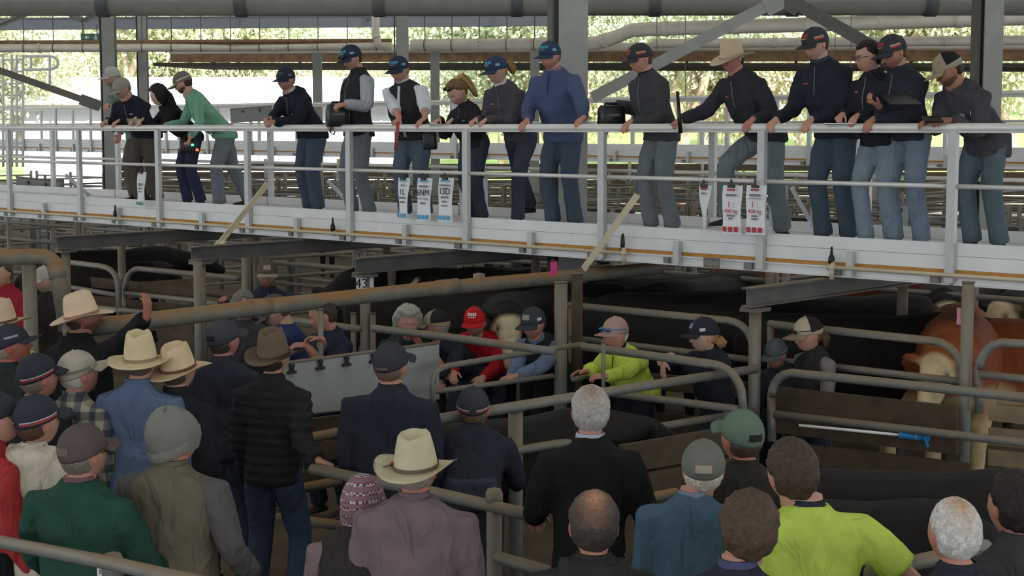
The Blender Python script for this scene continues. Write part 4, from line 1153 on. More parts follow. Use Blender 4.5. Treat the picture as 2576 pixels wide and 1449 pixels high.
SHOE_M = {}
def person(label, top, yaw=0, z0=0.0, hyaw=None, hpitch=8, hroll=0, lean=None, H=None, skin=(206, 152, 126),
           jacket=None, vest=None, shirt=None, pants=('denim', (58, 70, 92)), sleeves='long', wsc=1.0, belly=1.0,
           cap=None, hat=None, beanie=None, hair='short', hair_rgb=(70, 52, 40), handL=None, handR=None, feet=None,
           fem=False, beard=0, mo=False, collar=None, hood=None, style=None, glasses=None, extra=None, group=None, boots=(52, 42, 36),
           gripL=.55, gripR=.55, sway=0.0, hem=.075, fine=True, sides_rgb=None, crown_rgb=None, beard_rgb=None, shift=0.0, elbow=1.0, hsc=1.09):
    """top: (px,py,s) of the highest point of head or headgear"""
    lum = sum(skin) / 3; skin = tuple((lum + (c - lum) * .82) * .95 for c in skin)
    sp = dict(skin=skin, hair=hair, hair_rgb=hair_rgb, cap=cap, hat=hat, fem=fem, beard=beard, mo=mo, sides_rgb=sides_rgb, crown_rgb=crown_rgb)
    if beard_rgb: sp['beard_rgb'] = beard_rgb
    T = P(*top)
    hw = (.020 if cap else .036 if hat else .03 if beanie else .012) 
    if hyaw is None: hyaw = yaw
    if z0 == 0 and abs(yaw) < 60: hpitch = hpitch - 15
    R = rotm(hyaw, hpitch, hroll) * hsc
    Hc = T - Z3 * (.118 * hsc + hw)
    fw = Vector((math.sin(math.radians(yaw)), math.cos(math.radians(yaw)), 0)); sd = Vector((fw.y, -fw.x, 0))
    if H is None:
        H = max(1.58, min(1.92, (T.z - hw - z0) if lean is None else 1.76))
        if T.z - hw - z0 < 1.56 and lean is None: H = 1.74
    k = H / 1.75
    NB = Hc - Z3 * (.142 * k) - fw * (.035 + .10 * math.sin(math.radians(max(0, hpitch))))
    NB = NB + sd * shift
    pz = z0 + .525 * H
    Lt = .315 * H
    if lean is None:
        dz = NB.z - pz
        lean = min(.34, math.sqrt(max(0, Lt * Lt - dz * dz)) if dz < Lt else 0.0)
    PV = Vector((NB.x, NB.y, 0)) - fw * lean - sd * sway; PV.z = pz
    SPd = (NB - PV).normalized()
    base = Vector((PV.x, PV.y, z0))
    t = thing('person', label, 'person', base, group)
    # ---- joints
    bd = sd.cross(SPd).normalized()            # points forward-ish/back
    if bd.dot(fw) < 0: bd = -bd
    SC_ = NB - SPd * .055 * k
    shw = .182 * k * wsc
    hips = [PV + sd * s_ * .088 * k for s_ in (-1, 1)]
    arms = []
    ul, fl = .285 * k, .262 * k
    for s_, hs in ((-1, handL), (1, handR)):
        S = SC_ + sd * s_ * shw * .98 - SPd * .042 * k
        hd = None; hn = None
        if hs is None:
            tgt = S + sd * s_ * .035 + fw * .10 - Z3 * (.525 * k); hd = Vector((0, 0, -1)) + fw * .25; hn = -sd * s_
        elif hs[0] == 'R':
            tgt = rail_pt(hs[1], 3.05) + Z3 * .075 + V * .045; hd = -V * .85 - Z3 * .45; hn = -Z3 * .8 + V * .5
            if len(hs) > 2: tgt = tgt + Z3 * hs[2]
        elif hs[0] == 'P':
            tgt = P(*hs[1:4])
        elif hs[0] == 'L':
            tgt = S + sd * hs[1] + fw * hs[2] + Z3 * hs[3]
        hint = (-Z3 * .8 + sd * s_ * (.3 if elbow == 1.0 else .55 * elbow) - fw * .5)
        E, Wr = ik(S, tgt, ul, fl, hint)
        fd = (Wr - E).normalized()
        if hd is None:
            hd = (fd + Z3 * -.15).normalized(); hn = -Z3 * .8 - sd * s_ * .4
        if hs is not None and len(hs) > 4 and hs[0] in 'PL' and isinstance(hs[4], tuple):
            hd = Vector(hs[4]);
            if len(hs) > 5: hn = Vector(hs[5])
        hd = Vector(hd).normalized(); hn = Vector(hn); hn = (hn - hd * hn.dot(hd)).normalized()
        th = hd.cross(hn).normalized()
        if th.dot(sd * -s_) < 0 and abs(th.dot(sd)) > .25: th = -th
        elif abs(th.dot(sd)) <= .25 and th.dot(fw + Z3 * .3) < 0: th = -th
        arms.append((S, E, Wr, hd, hn, th, s_))
    legs = []
    tl, sl = .245 * H, .246 * H
    for i, s_ in enumerate((-1, 1)):
        if feet: fx, fy, fz = feet[i]
        else: fx, fy, fz = s_ * .10, -.02 + .05 * s_, 0
        ank = base + sd * fx + fw * fy + Z3 * (fz + .085)
        Kn, An = ik(hips[i], ank, tl, sl, fw + sd * s_ * .2)
        legs.append((hips[i], Kn, An))
    # ---- garments
    tor = MB()
    W = lambda w: w * k * wsc * 1.03
    ctr = lambda tt: PV.lerp(NB, tt) + bd * (.022 * math.sin(min(1, max(0, tt)) * math.pi)) 
    specs = [(-hem / Lt * 1.0, .172, .128 * belly, 0), (0, .170, .125 * belly, 0), (.22, .160, .122 * belly, .008 * belly), (.48, .168, .124 * belly, .012 * belly), (.68, .184, .122, .006), (.80, .190, .110, -.004), (.89, .176, .096, -.012), (.95, .128, .086, -.014), (1.0, .088, .078, -.012), (1.06, .068, .069, -.004)]
    rings = []
    for tt, w, d, fo in specs:
        c = ctr(tt) if tt >= 0 else PV - Z3 * (hem * -tt * Lt / hem)
        ax = bd if tt > 0 else fw
        rings.append(ringpts(c + bd * fo, sd, ax, W(w) * (.93 if fem else 1) , d * k * 1.12, 22, 2.4))
    tor.loft(rings)
    main_m = fabric(*jacket) if jacket else fabric(*vest) if vest else fabric(*shirt)
    sleeve_m = fabric(*shirt) if (vest and shirt) else main_m
    body_sl = MB(); target = tor if not (vest and shirt) else body_sl
    q = .92 if fem else 1.0
    thick = 1.0 if not (style == 'thin') else .88
    for (S, E, Wr, hd, hn, th, s_) in arms:
        inn = S - sd * s_ * .085 * k + SPd * .012 * k
        r = [x * k * q * thick for x in (.068, .078, .074, .067, .065, .059, .049)]
        if sleeves == 'long':
            target.tube([inn, S, S.lerp(E, .5), E.lerp(S, .08), E.lerp(Wr, .1), E.lerp(Wr, .55), E.lerp(Wr, .985)], r, 12)
        elif sleeves == 'rolled':
            target.tube([inn, S, S.lerp(E, .5), E.lerp(S, .08), E.lerp(Wr, .1), E.lerp(Wr, .34)], r[:5] + [.057 * k], 12)
        else:
            target.tube([inn, S, S.lerp(E, .5), S.lerp(E, .78)], [.07 * k, .08 * k, .083 * k, .082 * k], 12)
    post = quilt() if style == 'quilt' else wrinkle(.014 if style != 'thin' else .010)
    top_o = soft(tor, 'vest' if vest else 'top_garment', main_m, t, .0155 if fine else .02, 2 if style == 'quilt' else 3, post)
    if vest and shirt:
        soft(body_sl, 'shirt_sleeves', sleeve_m, t, .014, 3, wrinkle(.006))
    # collar
    cm = fabric(*collar) if collar else main_m
    cb = MB(); cr = []
    for tt, r in ((.955, .074), (1.0, .074), (1.085, .067), (1.09, .060), (1.0, .060)):
        cr.append(ringpts(NB + SPd * ((tt - 1) * .62 * k) * .9 + bd * .004 - bd * .008, sd, bd, r * k * (.93 if fem else 1.04), r * k * 1.05, 18, 2))
    cb.loft(cr, caps=False); cb.build('collar', cm, t, True)
    if hood:
        hm = fabric(*hood); hb = MB()
        c = NB - bd * .07 * k - SPd * .03
        hb.ball(c - SPd * .02, (.145 * k * wsc, .062 * k, .085 * k), 14, 8, (sd, bd, SPd)); hb.ball(c - SPd * .12 - bd * .015, (.10 * k, .045 * k, .10 * k), 12, 8, (sd, bd, SPd))
        hb.tube([c + sd * a * .14 * k + bd * (.05 + .0 * a) + SPd * .02 for a in (-1, -.5, 0, .5, 1)], .045 * k, 8)
        soft(hb, 'hood', hm, t, .014, 3, wrinkle(.009, 12))
    # trousers
    tr = MB(); rings = []
    for dz, w, d in ((.10, .150, .110 * belly ** .5), (.03, .162, .118 * belly ** .5), (-.05, .166, .122), (-.09, .150, .11)):
        rings.append(ringpts(PV + Z3 * dz * k, sd, fw, W(w) * .9, d * .93 * k, 20, 2.4))
    tr.loft(rings)
    for (hp, Kn, An) in legs:
        q2 = wsc ** .5
        tr.tube([hp + Z3 * .03, hp - Z3 * .06 * k, hp.lerp(Kn, .5), Kn.lerp(hp, .06), Kn.lerp(An, .12), Kn.lerp(An, .55), Kn.lerp(An, 1.02)], [x * k * q2 for x in (.092, .098, .092, .079, .075, .072, .075)], 12)
    soft(tr, 'trousers', fabric(*pants), t, .0165 if fine else .022, 3, wrinkle(.008, 10))
    # boots
    bm = mat('boot_%d_%d_%d' % boots, srgb(*boots), rough=.6, var=.12)
    for (hp, Kn, An) in legs:
        b = MB(); fdv = fw
        rr = []
        for fy, w, h in ((-.075, .020, .03), (-.055, .036, .055), (0, .041, .07), (.06, .042, .052), (.12, .048, .040), (.17, .042, .032), (.195, .018, .018)):
            c = Vector((An.x, An.y, An.z - .085)) + fdv * fy * k + Z3 * h * .55
            rr.append([c + sd * math.cos(a) * w * k + Z3 * math.sin(a) * h * .55 * k for a in [2 * math.pi * j / 10 for j in range(10)]])
        b.loft(rr); b.tube([An - Z3 * .05, An + Z3 * .07], [.042 * k, .045 * k], 10)
        b.build('boot', bm, t, True)
    # ---- body: head, neck and trunk core, limbs, hands in one mesh
    v, f, c = build_head(sp)
    M = np.array(R); v = v @ M.T + np.array(Hc)
    skc = np.array(srgb(*skin))
    for sx in (-1, 1):          # ears
        b = MB(); ec = Hc + R @ Vector((sx * .079, -.012, -.008))
        b.ball(ec, (.009, .018, .031), 10, 8, (R @ (Vector((1, -.35 * sx * sx, 0)).normalized()), R @ Vector((.25 * sx, 1, .1)).normalized(), R @ Vector((0, -.15, 1)).normalized()))
        n0 = len(v); v = np.concatenate([v, np.array([tuple(p) for p in b.v])]); f = f + [[i + n0 for i in q_] for q_ in b.f]; c = np.concatenate([c, np.tile(skc * np.array([1.0, .82, .78]), (len(b.v), 1))])
    nr = .056 * k * (.86 if fem else 1.05 * wsc ** .5)
    neck = [Hc + R @ Vector((0, -.018, -.03)), Hc + R @ Vector((0, -.016, -.085)), NB + SPd * .035 + bd * .004, NB - SPd * .05, PV.lerp(NB, .7), PV.lerp(NB, .35), PV, PV - Z3 * .06]
    v, f, c = add_tube_raw(v, f, c, neck, [nr * .95, nr * .95, nr * 1.05, nr * 1.2, .06 * k, .06 * k, .06 * k, .05], 16, skc)
    for (hp, Kn, An) in legs:
        v, f, c = add_tube_raw(v, f, c, [hp, Kn, An], [.055 * k, .042 * k, .03 * k], 8, skc)
    hb = MB()
    hm_list = []
    for i, (S, E, Wr, hd, hn, th, s_) in enumerate(arms):
        hb.tube([S - sd * s_ * .05, S, S.lerp(E, .5), E, E.lerp(Wr, .3), Wr.lerp(E, .12), Wr + hd * .01], [x * k * (.85 if fem else 1) for x in (.03, .045, .047, .042, .042, .031, .026)], 10)
        hand_mb(hb, Wr, hd, hn, th, gripL if i == 0 else gripR, k * (.9 if fem else 1.0))
    body = mesh_obj('body', v, f, SKIN, t, True, cols=c)
    arms_o = soft(hb, 'arms_and_hands', SKIN, t, .0062 if fine else .011, 1)
    JOIN.append((body, arms_o, skc * np.array([1, .92, .9])))
    # ---- hair, headgear
    if cap or hat or beanie:
        if hair: hair_under(sp, t, R, Hc)
    elif hair: hair_shell(sp, t, R, Hc)
    hg = None
    if cap: hg = make_cap(sp, t, R, Hc)
    if hat: hg = make_hat(sp, t, R, Hc)
    if beanie:
        bmn = beanie_mat(*beanie)
        def bul(p, a, e):
            p = p.copy(); p += Vector((1, 1, .6)) * 0
            if beanie[2] == 'bucket':
                p.x *= 1.0 + .05 * math.sin(3 * a); p.z += .012 * math.sin(2 * a + .5) * max(0, math.sin(e)); p.y += -.01 * max(0, math.sin(e))
            return p
        hg = dome_grid(R, Hc, (0, -.008, .01), (.104, .126, .13) if beanie[2] == 'bucket' else (.094, .115, .128), -.045 if beanie[2] != 'bucket' else -.07, .28, 'beanie', bmn, t, 36, 18, bulge=bul)
        cbm = MB()
        rg = []
        for zz, ex in ((-.05, 1.0), (-.045, 1.03), (-.012, 1.035), (-.006, 1.0)):
            rg.append([Hc + R @ Vector((math.cos(2 * math.pi * j / 32) * .094 * ex * (1.08 if beanie[2] == 'bucket' else 1), -.008 + math.sin(2 * math.pi * j / 32) * .115 * ex * (1.08 if beanie[2] == 'bucket' else 1), zz + .01 + .28 * math.sin(2 * math.pi * j / 32) * .11)) for j in range(32)])
        cbm.loft(rg, caps=False); cbm.build('turned_edge', bmn, hg, True)
    if glasses:
        gm = mat('glasses_frame', srgb(*glasses), rough=.3, var=0, spec=.5); b = MB()
        for sx in (-1, 1):
            b.tube([Hc + R @ (Vector((sx * .032 + .021 * math.cos(a), .098, .002 + .017 * math.sin(a)))) for a in [2 * math.pi * j / 14 for j in range(14)]], .0026, 5, closed=True)
            b.tube([Hc + R @ Vector((sx * .054, .097, .006)), Hc + R @ Vector((sx * .078, .04, .006)), Hc + R @ Vector((sx * .081, -.015, .002))], .0026, 5)
        b.tube([Hc + R @ Vector((-.012, .102, .004)), Hc + R @ Vector((.012, .102, .004))], .0024, 5)
        b.build('glasses', gm, t, True)
    info = dict(top=top_o, ctr=ctr, shirt=shirt, t=t, R=R, Hc=Hc, NB=NB, PV=PV, fw=fw, sd=sd, bd=bd, SPd=SPd, arms=arms, k=k, hg=hg)
    if extra: extra(info)
    PEOPLE.append(info)
    return info
JOIN = []
PEOPLE = []
def join_bodies():
    for body, ao, skc in JOIN:
        a, b = body.data, ao.data
        va = np.empty(len(a.vertices) * 3); a.vertices.foreach_get('co', va)
        vb = np.empty(len(b.vertices) * 3); b.vertices.foreach_get('co', vb)
        va = va.reshape(-1, 3); vb = vb.reshape(-1, 3)
        ca = np.empty(len(a.vertices) * 4); a.color_attributes['Col'].data.foreach_get('color', ca)
        fa = [list(p.vertices) for p in a.polygons]; n = len(va)
        fb = [[i + n for i in p.vertices] for p in b.polygons]
        me = bpy.data.meshes.new('body'); me.from_pydata(np.concatenate([va, vb]).tolist(), [], fa + fb)
        me.materials.append(SKIN); me.polygons.foreach_set('use_smooth', [True] * len(me.polygons))
        at = me.color_attributes.new('Col', 'FLOAT_COLOR', 'POINT')
        cb = np.ones((len(vb), 4)); cb[:, :3] = skc
        at.data.foreach_set('color', np.concatenate([ca.reshape(-1, 4), cb]).ravel())
        body.data = me
        bpy.data.objects.remove(ao); bpy.data.meshes.remove(a); bpy.data.meshes.remove(b)
def hair_under(sp, t, R, Hc):
    sp2 = dict(sp)
    if sp2['hair'] in ('short', 'bald'): sp2['hair'] = 'short'
    sp2['under'] = .0 if sp.get('hat') else .012 if sp.get('cap') else -.03
    hair_shell(sp2, t, R, Hc)
def beanie_mat(n, rgb, kind):
    if kind != 'fairisle': return fabric('beanie_' + n, rgb, fold=.3, bump=.6, bscale=90)
    key = 'fabric_beanie_' + n
    if key in MATS: return MATS[key]
    m = mat(key, srgb(*rgb), rough=.95, var=.1, bump=.5, bscale=120)
    nt = m.node_tree; N = nt.nodes; L = nt.links; b = N['Principled BSDF']
    tc = N.new('ShaderNodeTexCoord'); wv = N.new('ShaderNodeTexWave'); wv.bands_direction = 'Z'; wv.inputs['Scale'].default_value = 9
    L.new(tc.outputs['Object'], wv.inputs[0])
    vo = N.new('ShaderNodeTexChecker'); vo.inputs['Scale'].default_value = 70; L.new(tc.outputs['Object'], vo.inputs[0])
    vo.inputs[1].default_value = (*srgb(190, 180, 184), 1); vo.inputs[2].default_value = (*srgb(96, 72, 82), 1)
    rp = N.new('ShaderNodeValToRGB'); rp.color_ramp.interpolation = 'CONSTANT'
    rp.color_ramp.elements[0].color = (*srgb(138, 110, 116), 1); rp.color_ramp.elements[1].position = .4; rp.color_ramp.elements[1].color = (*srgb(150, 70, 82), 1)
    L.new(wv.outputs['Fac'], rp.inputs[0])
    g = N.new('ShaderNodeMath'); g.operation = 'GREATER_THAN'; g.inputs[1].default_value = .62; L.new(wv.outputs['Fac'], g.inputs[0])
    mx = N.new('ShaderNodeMix'); mx.data_type = 'RGBA'; L.new(g.outputs[0], mx.inputs[0]); L.new(rp.outputs[0], mx.inputs[6]); L.new(vo.outputs[0], mx.inputs[7])
    L.new(mx.outputs[2], b.inputs['Base Color'])
    return m
# ------------------------------------------------------------------ who stands where
NAVY = ('navy', (36, 41, 58)); NAVY2 = ('dark_navy', (28, 32, 46)); BLACK = ('black', (26, 27, 29)); CHAR = ('charcoal', (56, 58, 62))
DENIM = ('denim', (74, 88, 106)); DENIM_D = ('dark_denim', (50, 59, 76)); DENIM_L = ('light_denim', (118, 138, 152)); DENIM_G = ('grey_denim', (102, 112, 118))
TEAL = (64, 150, 170); REDM = (176, 62, 60); TANM = (190, 150, 120); WHT = (214, 214, 214)
caps_navy = lambda **k: dict(dict(n='navy', rgb=(36, 46, 66)), **k)
LIV = lambda: dict(n='livnavy', rgb=(38, 50, 72), tall=.012, marks=(('logo', TEAL), ('logo_sub', (150, 170, 180)), ('sideflag', (120, 170, 190)), ('dot', TEAL)))
CHC = lambda: dict(n='charcoalcap', rgb=(52, 54, 60), tall=.008, marks=(('logo', REDM), ('side', TANM), ('side2', REDM), ('logo_sub', TANM)))
DK = 2.05
def wtop(px, py, k=.985): return (px, py, SW(px) * k)
def box_device(info, px, py, s, dims, lab, light=None, strap=True):
    c = P(px, py, s); X, Y, Zh = dims
    r = Matrix.Rotation(.35, 3, 'Z'); ex, ey = r @ Vector((1, 0, 0)), r @ Vector((0, 1, 0))
    t = thing('portable_device', lab, 'device', c - Z3 * Zh)
    def body(b):
        rings = []
        for z, kx in ((-1, .94), (-.9, 1.0), (.55, .96), (.9, .84), (1, .78)):
            rings.append(ringpts(c + Z3 * z * Zh, ex, ey, X * kx, Y * kx, 16, 5))
        b.loft(rings)
    part('housing', BLACK_PL, t, body, True)
    part('label_strip', mat('device_label', srgb(96, 96, 100), var=0), t, lambda b: b.box(c - ey * Y * .99 + Z3 * Zh * .1 - ex * X * .1, ex * X * .5, ey * .003, Z3 * Zh * .12))
    part('carry_handle', BLACK_PL, t, lambda b: b.tube([c + ex * X * .6 + Z3 * Zh * .85, c + ex * X * .5 + Z3 * Zh * 1.15, c - ex * X * .5 + Z3 * Zh * 1.15, c - ex * X * .6 + Z3 * Zh * .85], .014, 7), True)
    if strap: part('strap', BLACK_PL, t, lambda b: (b.tube([c - ex * X * .6 - Z3 * Zh * .9, c - ex * X * .7 - Z3 * Zh * 1.5, c - ex * X * .4 - Z3 * Zh * 1.75, c - ex * X * .1 - Z3 * Zh * .95], .009, 6)), True)
    if light:
        for i, (dx, dz, rgb) in enumerate(light):
            part('indicator_light', mat('led_%d' % i, srgb(*rgb), emit=(*srgb(*rgb), 2.5), var=0), t, lambda b: b.box(c + ex * dx * X - ey * Y * 1.01 + Z3 * dz * Zh, ex * .016, ey * .004, Z3 * .014))
    return t
def paper_sheet(name, lab, px, py, s, w, h, tilt, yaw=0, cat='paper', m=None, board=False):
    c = P(px, py, s); r = Matrix.Rotation(-math.radians(yaw), 3, 'Z') @ Matrix.Rotation(math.radians(tilt), 3, 'X')
    ex, ey, ez = r @ Vector((1, 0, 0)), r @ Vector((0, 1, 0)), r @ Z3
    t = thing(name, lab, cat, c)
    part('board' if board else 'sheet', m or PAPER, t, lambda b: b.box(c, ex * w / 2, ez * (.004 if board else .0015), ey * h / 2))
    if board: part('clip', CLIP, t, lambda b: b.box(c + ey * h * .46 + ez * .008, ex * .035, ez * .006, ey * .012))
    return t
# ================= on the walkway, from far end to near end
person('man in pale cap and green shirt standing behind the stooping man at walkway end', wtop(281, 166, .94), yaw=-125, z0=DK, hpitch=15, jacket=('sage_shirt', (110, 138, 118)), pants=('khaki', (96, 86, 70)), cap=dict(n='palecap', rgb=(176, 172, 162), marks=(('badge', (120, 124, 118)),)), beard=.6, hair_rgb=(120, 110, 100), handR=('P', 240, 300, SW(240)), lean=.28)
person('man in grey cap and navy jacket stooping over rail at walkway end', wtop(307, 193), yaw=-150, z0=DK, hyaw=-128, hpitch=32, jacket=NAVY2, pants=('brown_trousers', (84, 72, 62)), cap=dict(n='greycap', rgb=(150, 144, 134), bl=.075), hair_rgb=(120, 112, 104), beard=.3, handL=('R', 292, .02), handR=('R', 262, .02), gripL=.9, gripR=.9, wsc=1.25, H=1.8)
def hb(i):
    hair_tail(i['t'], i['R'], i['Hc'], (34, 28, 28), [(0, -.08, .02), (.02, -.115, -.06), (.03, -.12, -.16), (.03, -.11, -.24)], [.05, .045, .035, .02])
person('dark-haired woman in black jacket holding papers beside the green shirt man', wtop(399, 210), yaw=-120, z0=DK, hyaw=-75, hpitch=22, jacket=BLACK, pants=('navy_jeans', (40, 48, 78)), hair='long', hair_rgb=(36, 30, 30), fem=True, glasses=(30, 30, 32), handL=('R', 355, .04), handR=('R', 335, .05), extra=hb, skin=(214, 170, 150))
paper_sheet('paper_bundle', 'buff papers held over rail by the dark-haired woman', 340, 312, SW(340) * 1.0, .2, .15, -60, 20, m=mat('buff_paper', srgb(168, 160, 128), var=.06))
person('bearded man in green shirt and cap leaning on the rail', wtop(460, 178, .985), yaw=-112, z0=DK, hyaw=-85, hpitch=26, shirt=('green_shirt', (106, 172, 134)), jacket=('green_shirt', (106, 172, 134)), style='thin', pants=DENIM_G, cap=dict(n='tancap', rgb=(112, 104, 92), brim=(150, 138, 118), bn='tanbrim', bl=.085, marks=(('band', (190, 186, 178)),)), beard=.95, hair_rgb=(58, 46, 38), handL=('P', 478, 345, SW(478) * 1.0, (-.2, -.1, -1), (-1, 0, 0)), handR=('L', -.1, .36, -.30), gripL=1.2, wsc=1.2, feet=((-.1, .1, 0), (.12, -.32, 0)), lean=.42, H=1.8)
box_device(None, 474, 368, SW(474) * .99, (.11, .07, .085), 'black handheld scanner with green and red lights hanging from green shirt man', light=((.35, .2, (60, 230, 120)), (.85, -.5, (240, 70, 50))), strap=False)
person('man in navy hooded jacket leaning forearms on rail with clasped hands', wtop(719, 167, .985), yaw=-132, z0=DK, hyaw=-150, hpitch=14, jacket=NAVY2, pants=('blue_jeans', (64, 78, 100)), cap=dict(n='darknavycap', rgb=(38, 44, 54), marks=(('logo', (60, 96, 108)), ('sideflag', (90, 110, 120)))), beard=.25, hair_rgb=(90, 74, 62), handL=('P', 690, 306, SW(690) * 1.01, (-.7, -.7, -.2)), handR=('P', 678, 302, SW(680) * 1.01, (-.6, -.8, -.1)), gripL=1.2, gripR=1.2, wsc=1.2, collar=('pale_shirt', (188, 194, 204)), hood=NAVY2, feet=((-.12, .02, 0), (.14, -.05, 0)), skin=(196, 140, 118), lean=.3, H=1.82)
person('tall moustached man in black vest over grey shirt behind the black printer', wtop(885, 111), yaw=-125, z0=DK, hyaw=-128, hpitch=24, vest=('black_vest', (38, 40, 42)), shirt=('grey_shirt', (158, 164, 172)), pants=DENIM_G, cap=dict(LIV(), shades='black'), mo=True, hair_rgb=(50, 38, 32), handL=('P', 868, 262, SW(868) * 1.01, (-.9, -.3, -.2)), handR=('L', -.16, .3, -.42), gripL=.9, skin=(206, 148, 124), H=1.88)
box_device(None, 850, 290, SW(850) * 1.0, (.125, .11, .12), 'black portable printer with dangling strap on the handrail')
person('stout man in black vest with white rolled sleeves and teal-logo cap', wtop(1004, 139), yaw=-150, z0=DK, hyaw=-150, hpitch=20, vest=('black_vest2', (42, 42, 42)), shirt=('white_shirt', (206, 212, 222)), sleeves='rolled', pants=('blue_grey_jeans', (74, 92, 110)), cap=LIV(), hair_rgb=(130, 116, 104), beard=.15, glasses=(70, 66, 64), handR=('R', 998, .02), handL=('R', 1062, .01), gripR=1.2, gripL=.5, wsc=1.16, belly=1.2, skin=(204, 146, 124), H=1.8, collar=('white_shirt', (206, 212, 222)))
part('red_strap', mat('red_strap', srgb(150, 70, 66), var=.1), None, lambda b: b.tube([P(1001, 308, SW(1001) * 1.02), P(999, 340, SW(1001) * 1.02), P(995, 378, SW(1001) * 1.02)], .022, 8, flat=.3), True)
tag(COL.objects[-1], 'faded red strap held by the stout man in white sleeves', 'strap')
part('black_satchel', BLACK_PL, None, lambda b: b.loft([ringpts(P(1082, 352, SW(1082) * .985) + Z3 * z, Vector((.8, -.4, 0)), Vector((.4, .8, 0)), .085 * kx, .045 * kx, 14, 4) for z, kx in ((-.10, .85), (-.08, 1), (.05, 1), (.1, .8))]), True)
tag(COL.objects[-1], 'black satchel hanging at the hip of man with white sleeves', 'bag')
def blonde(i):
    hair_tail(i['t'], i['R'], i['Hc'], (178, 148, 96), [(0, -.06, .10), (.0, -.13, .09), (.03, -.17, .02), (.05, -.19, -.10), (.05, -.18, -.20)], [.03, .036, .036, .03, .014])
    b = MB(); R, Hc = i['R'], i['Hc']
    for sx in (-1, 1):
        b.ball(Hc + R @ Vector((sx * .034, .075, .095)), (.028, .012, .02), 10, 6, (R @ Vector((1, 0, 0)), R @ Vector((0, .8, .6)), R @ Vector((0, -.6, .8))))
        b.tube([Hc + R @ Vector((sx * .06, .07, .09)), Hc + R @ Vector((sx * .09, 0, .05))], .004, 5)
    b.build('sunglasses', mat('black_lens', srgb(14, 14, 16), rough=.1, var=0, spec=.6), i['t'], True)
person('blonde woman with sunglasses on her head bent writing on the rail', wtop(1150, 196, .99), yaw=-135, z0=DK, hyaw=-128, hpitch=40, jacket=('black_fleece', (36, 36, 38)), pants=DENIM_D, hair='bun', hair_rgb=(112, 86, 60), fem=True, lean=.14, handL=('R', 1130, .01), handR=('R', 1098, .02), gripL=.9, gripR=.9, extra=blonde, feet=((-.12, .0, 0), (.1, -.1, 0)), H=1.66, skin=(206, 158, 138))
paper_sheet('paper_sheet', 'white sheet of paper lying on handrail under blonde woman\'s hands', 1105, 316, SW(1105) * 1.0, .2, .16, -12, 40)
def pony(i):
    hair_tail(i['t'], i['R'], i['Hc'], (150, 116, 76), [(0, -.105, .02), (0, -.15, .03), (.0, -.17, -.03), (.0, -.165, -.09)], [.022, .034, .034, .014])
person('woman in blue cap with ponytail and plum-grey softshell leaning on rail', wtop(1250, 139), yaw=-140, z0=DK, hyaw=-125, hpitch=20, jacket=('plum_shell', (72, 66, 76)), pants=DENIM_D, cap=dict(LIV(), n='bluecap', rgb=(42, 58, 90)), hair='short', hair_rgb=(150, 116, 76), fem=True, handL=('R', 1215, .01), handR=('R', 1190, .015), gripL=.8, gripR=.8, extra=pony, collar=('pale_shirt', (188, 194, 204)), feet=((-.05, .1, 0), (.25, -.5, 0)), lean=.3, H=1.78, skin=(210, 160, 136))
person('man in bright blue jumper and cap with both hands spread on rail', wtop(1384, 102), yaw=-142, z0=DK, hyaw=-140, hpitch=14, jacket=('royal_jumper', (66, 82, 124)), pants=('blue_jeans2', (62, 76, 96)), cap=dict(LIV(), n='bluecap2', rgb=(38, 58, 88)), hair_rgb=(110, 80, 60), beard=.35, handR=('R', 1320, .0), handL=('R', 1464, .0), wsc=1.12, collar=('pinkcheck', (150, 118, 130)), lean=.16, H=1.84, skin=(206, 142, 118), elbow=1.6, hem=.1)
person('young man in charcoal fleece and grey cap holding black printer', wtop(1612, 107), yaw=-122, z0=DK, hyaw=-110, hpitch=18, jacket=('charcoal_fleece', (62, 64, 68)), pants=DENIM_G, cap=CHC(), hair_rgb=(84, 62, 48), handL=('R', 1580, -.01), handR=('P', 1546, 262, SW(1546) * .97, (-.7, -.5, -.5)), gripR=1.0, lean=.18, wsc=1.08, H=1.82, skin=(206, 148, 122), collar=('dark_navy', (28, 32, 46)))
box_device(None, 1538, 292, SW(1538) * .985, (.12, .1, .1), 'black portable printer held on rail by young man in charcoal fleece')
person('man in broad fawn felt hat with one foot raised leaning on the rail', wtop(1843, 98), yaw=-122, z0=DK, hyaw=-118, hpitch=14, jacket=('dark_charcoal', (46, 46, 52)), pants=('dusty_denim', (104, 118, 122)), hat=dict(n='fawn', rgb=(196, 174, 148), band=(176, 152, 126), bw=.085, ch=.12), hair='short', hair_rgb=(60, 46, 38), handR=('R', 1702, .0), handL=('R', 1886, .0), gripR=1.1, wsc=1.14, feet=((-.02, -.2, 0), (.16, .30, .13)), lean=.34, H=1.82, skin=(198, 128, 112), belly=1.1)
part('black_stick', BLACK_PL, None, lambda b: b.tube([P(1712, 335, SW(1712) * 1.01), P(1704, 230, SW(1704) * 1.01)], [.02, .014], 8), True)
tag(COL.objects[-1], 'short black stick held upright on rail by the hatted man', 'stick')
person('tall young man in navy jumper and dark cap with striped sides', wtop(2053, 66), yaw=-128, z0=DK, hyaw=-118, hpitch=20, jacket=('navy_jumper', (34, 38, 52)), pants=('slate_jeans', (64, 80, 98)), cap=CHC(), hair_rgb=(70, 50, 38), handR=('R', 1945, .0), handL=('R', 2035, .0), lean=.22, H=1.88, skin=(212, 158, 134), wsc=1.08, collar=('dark_denim', (42, 52, 74)))
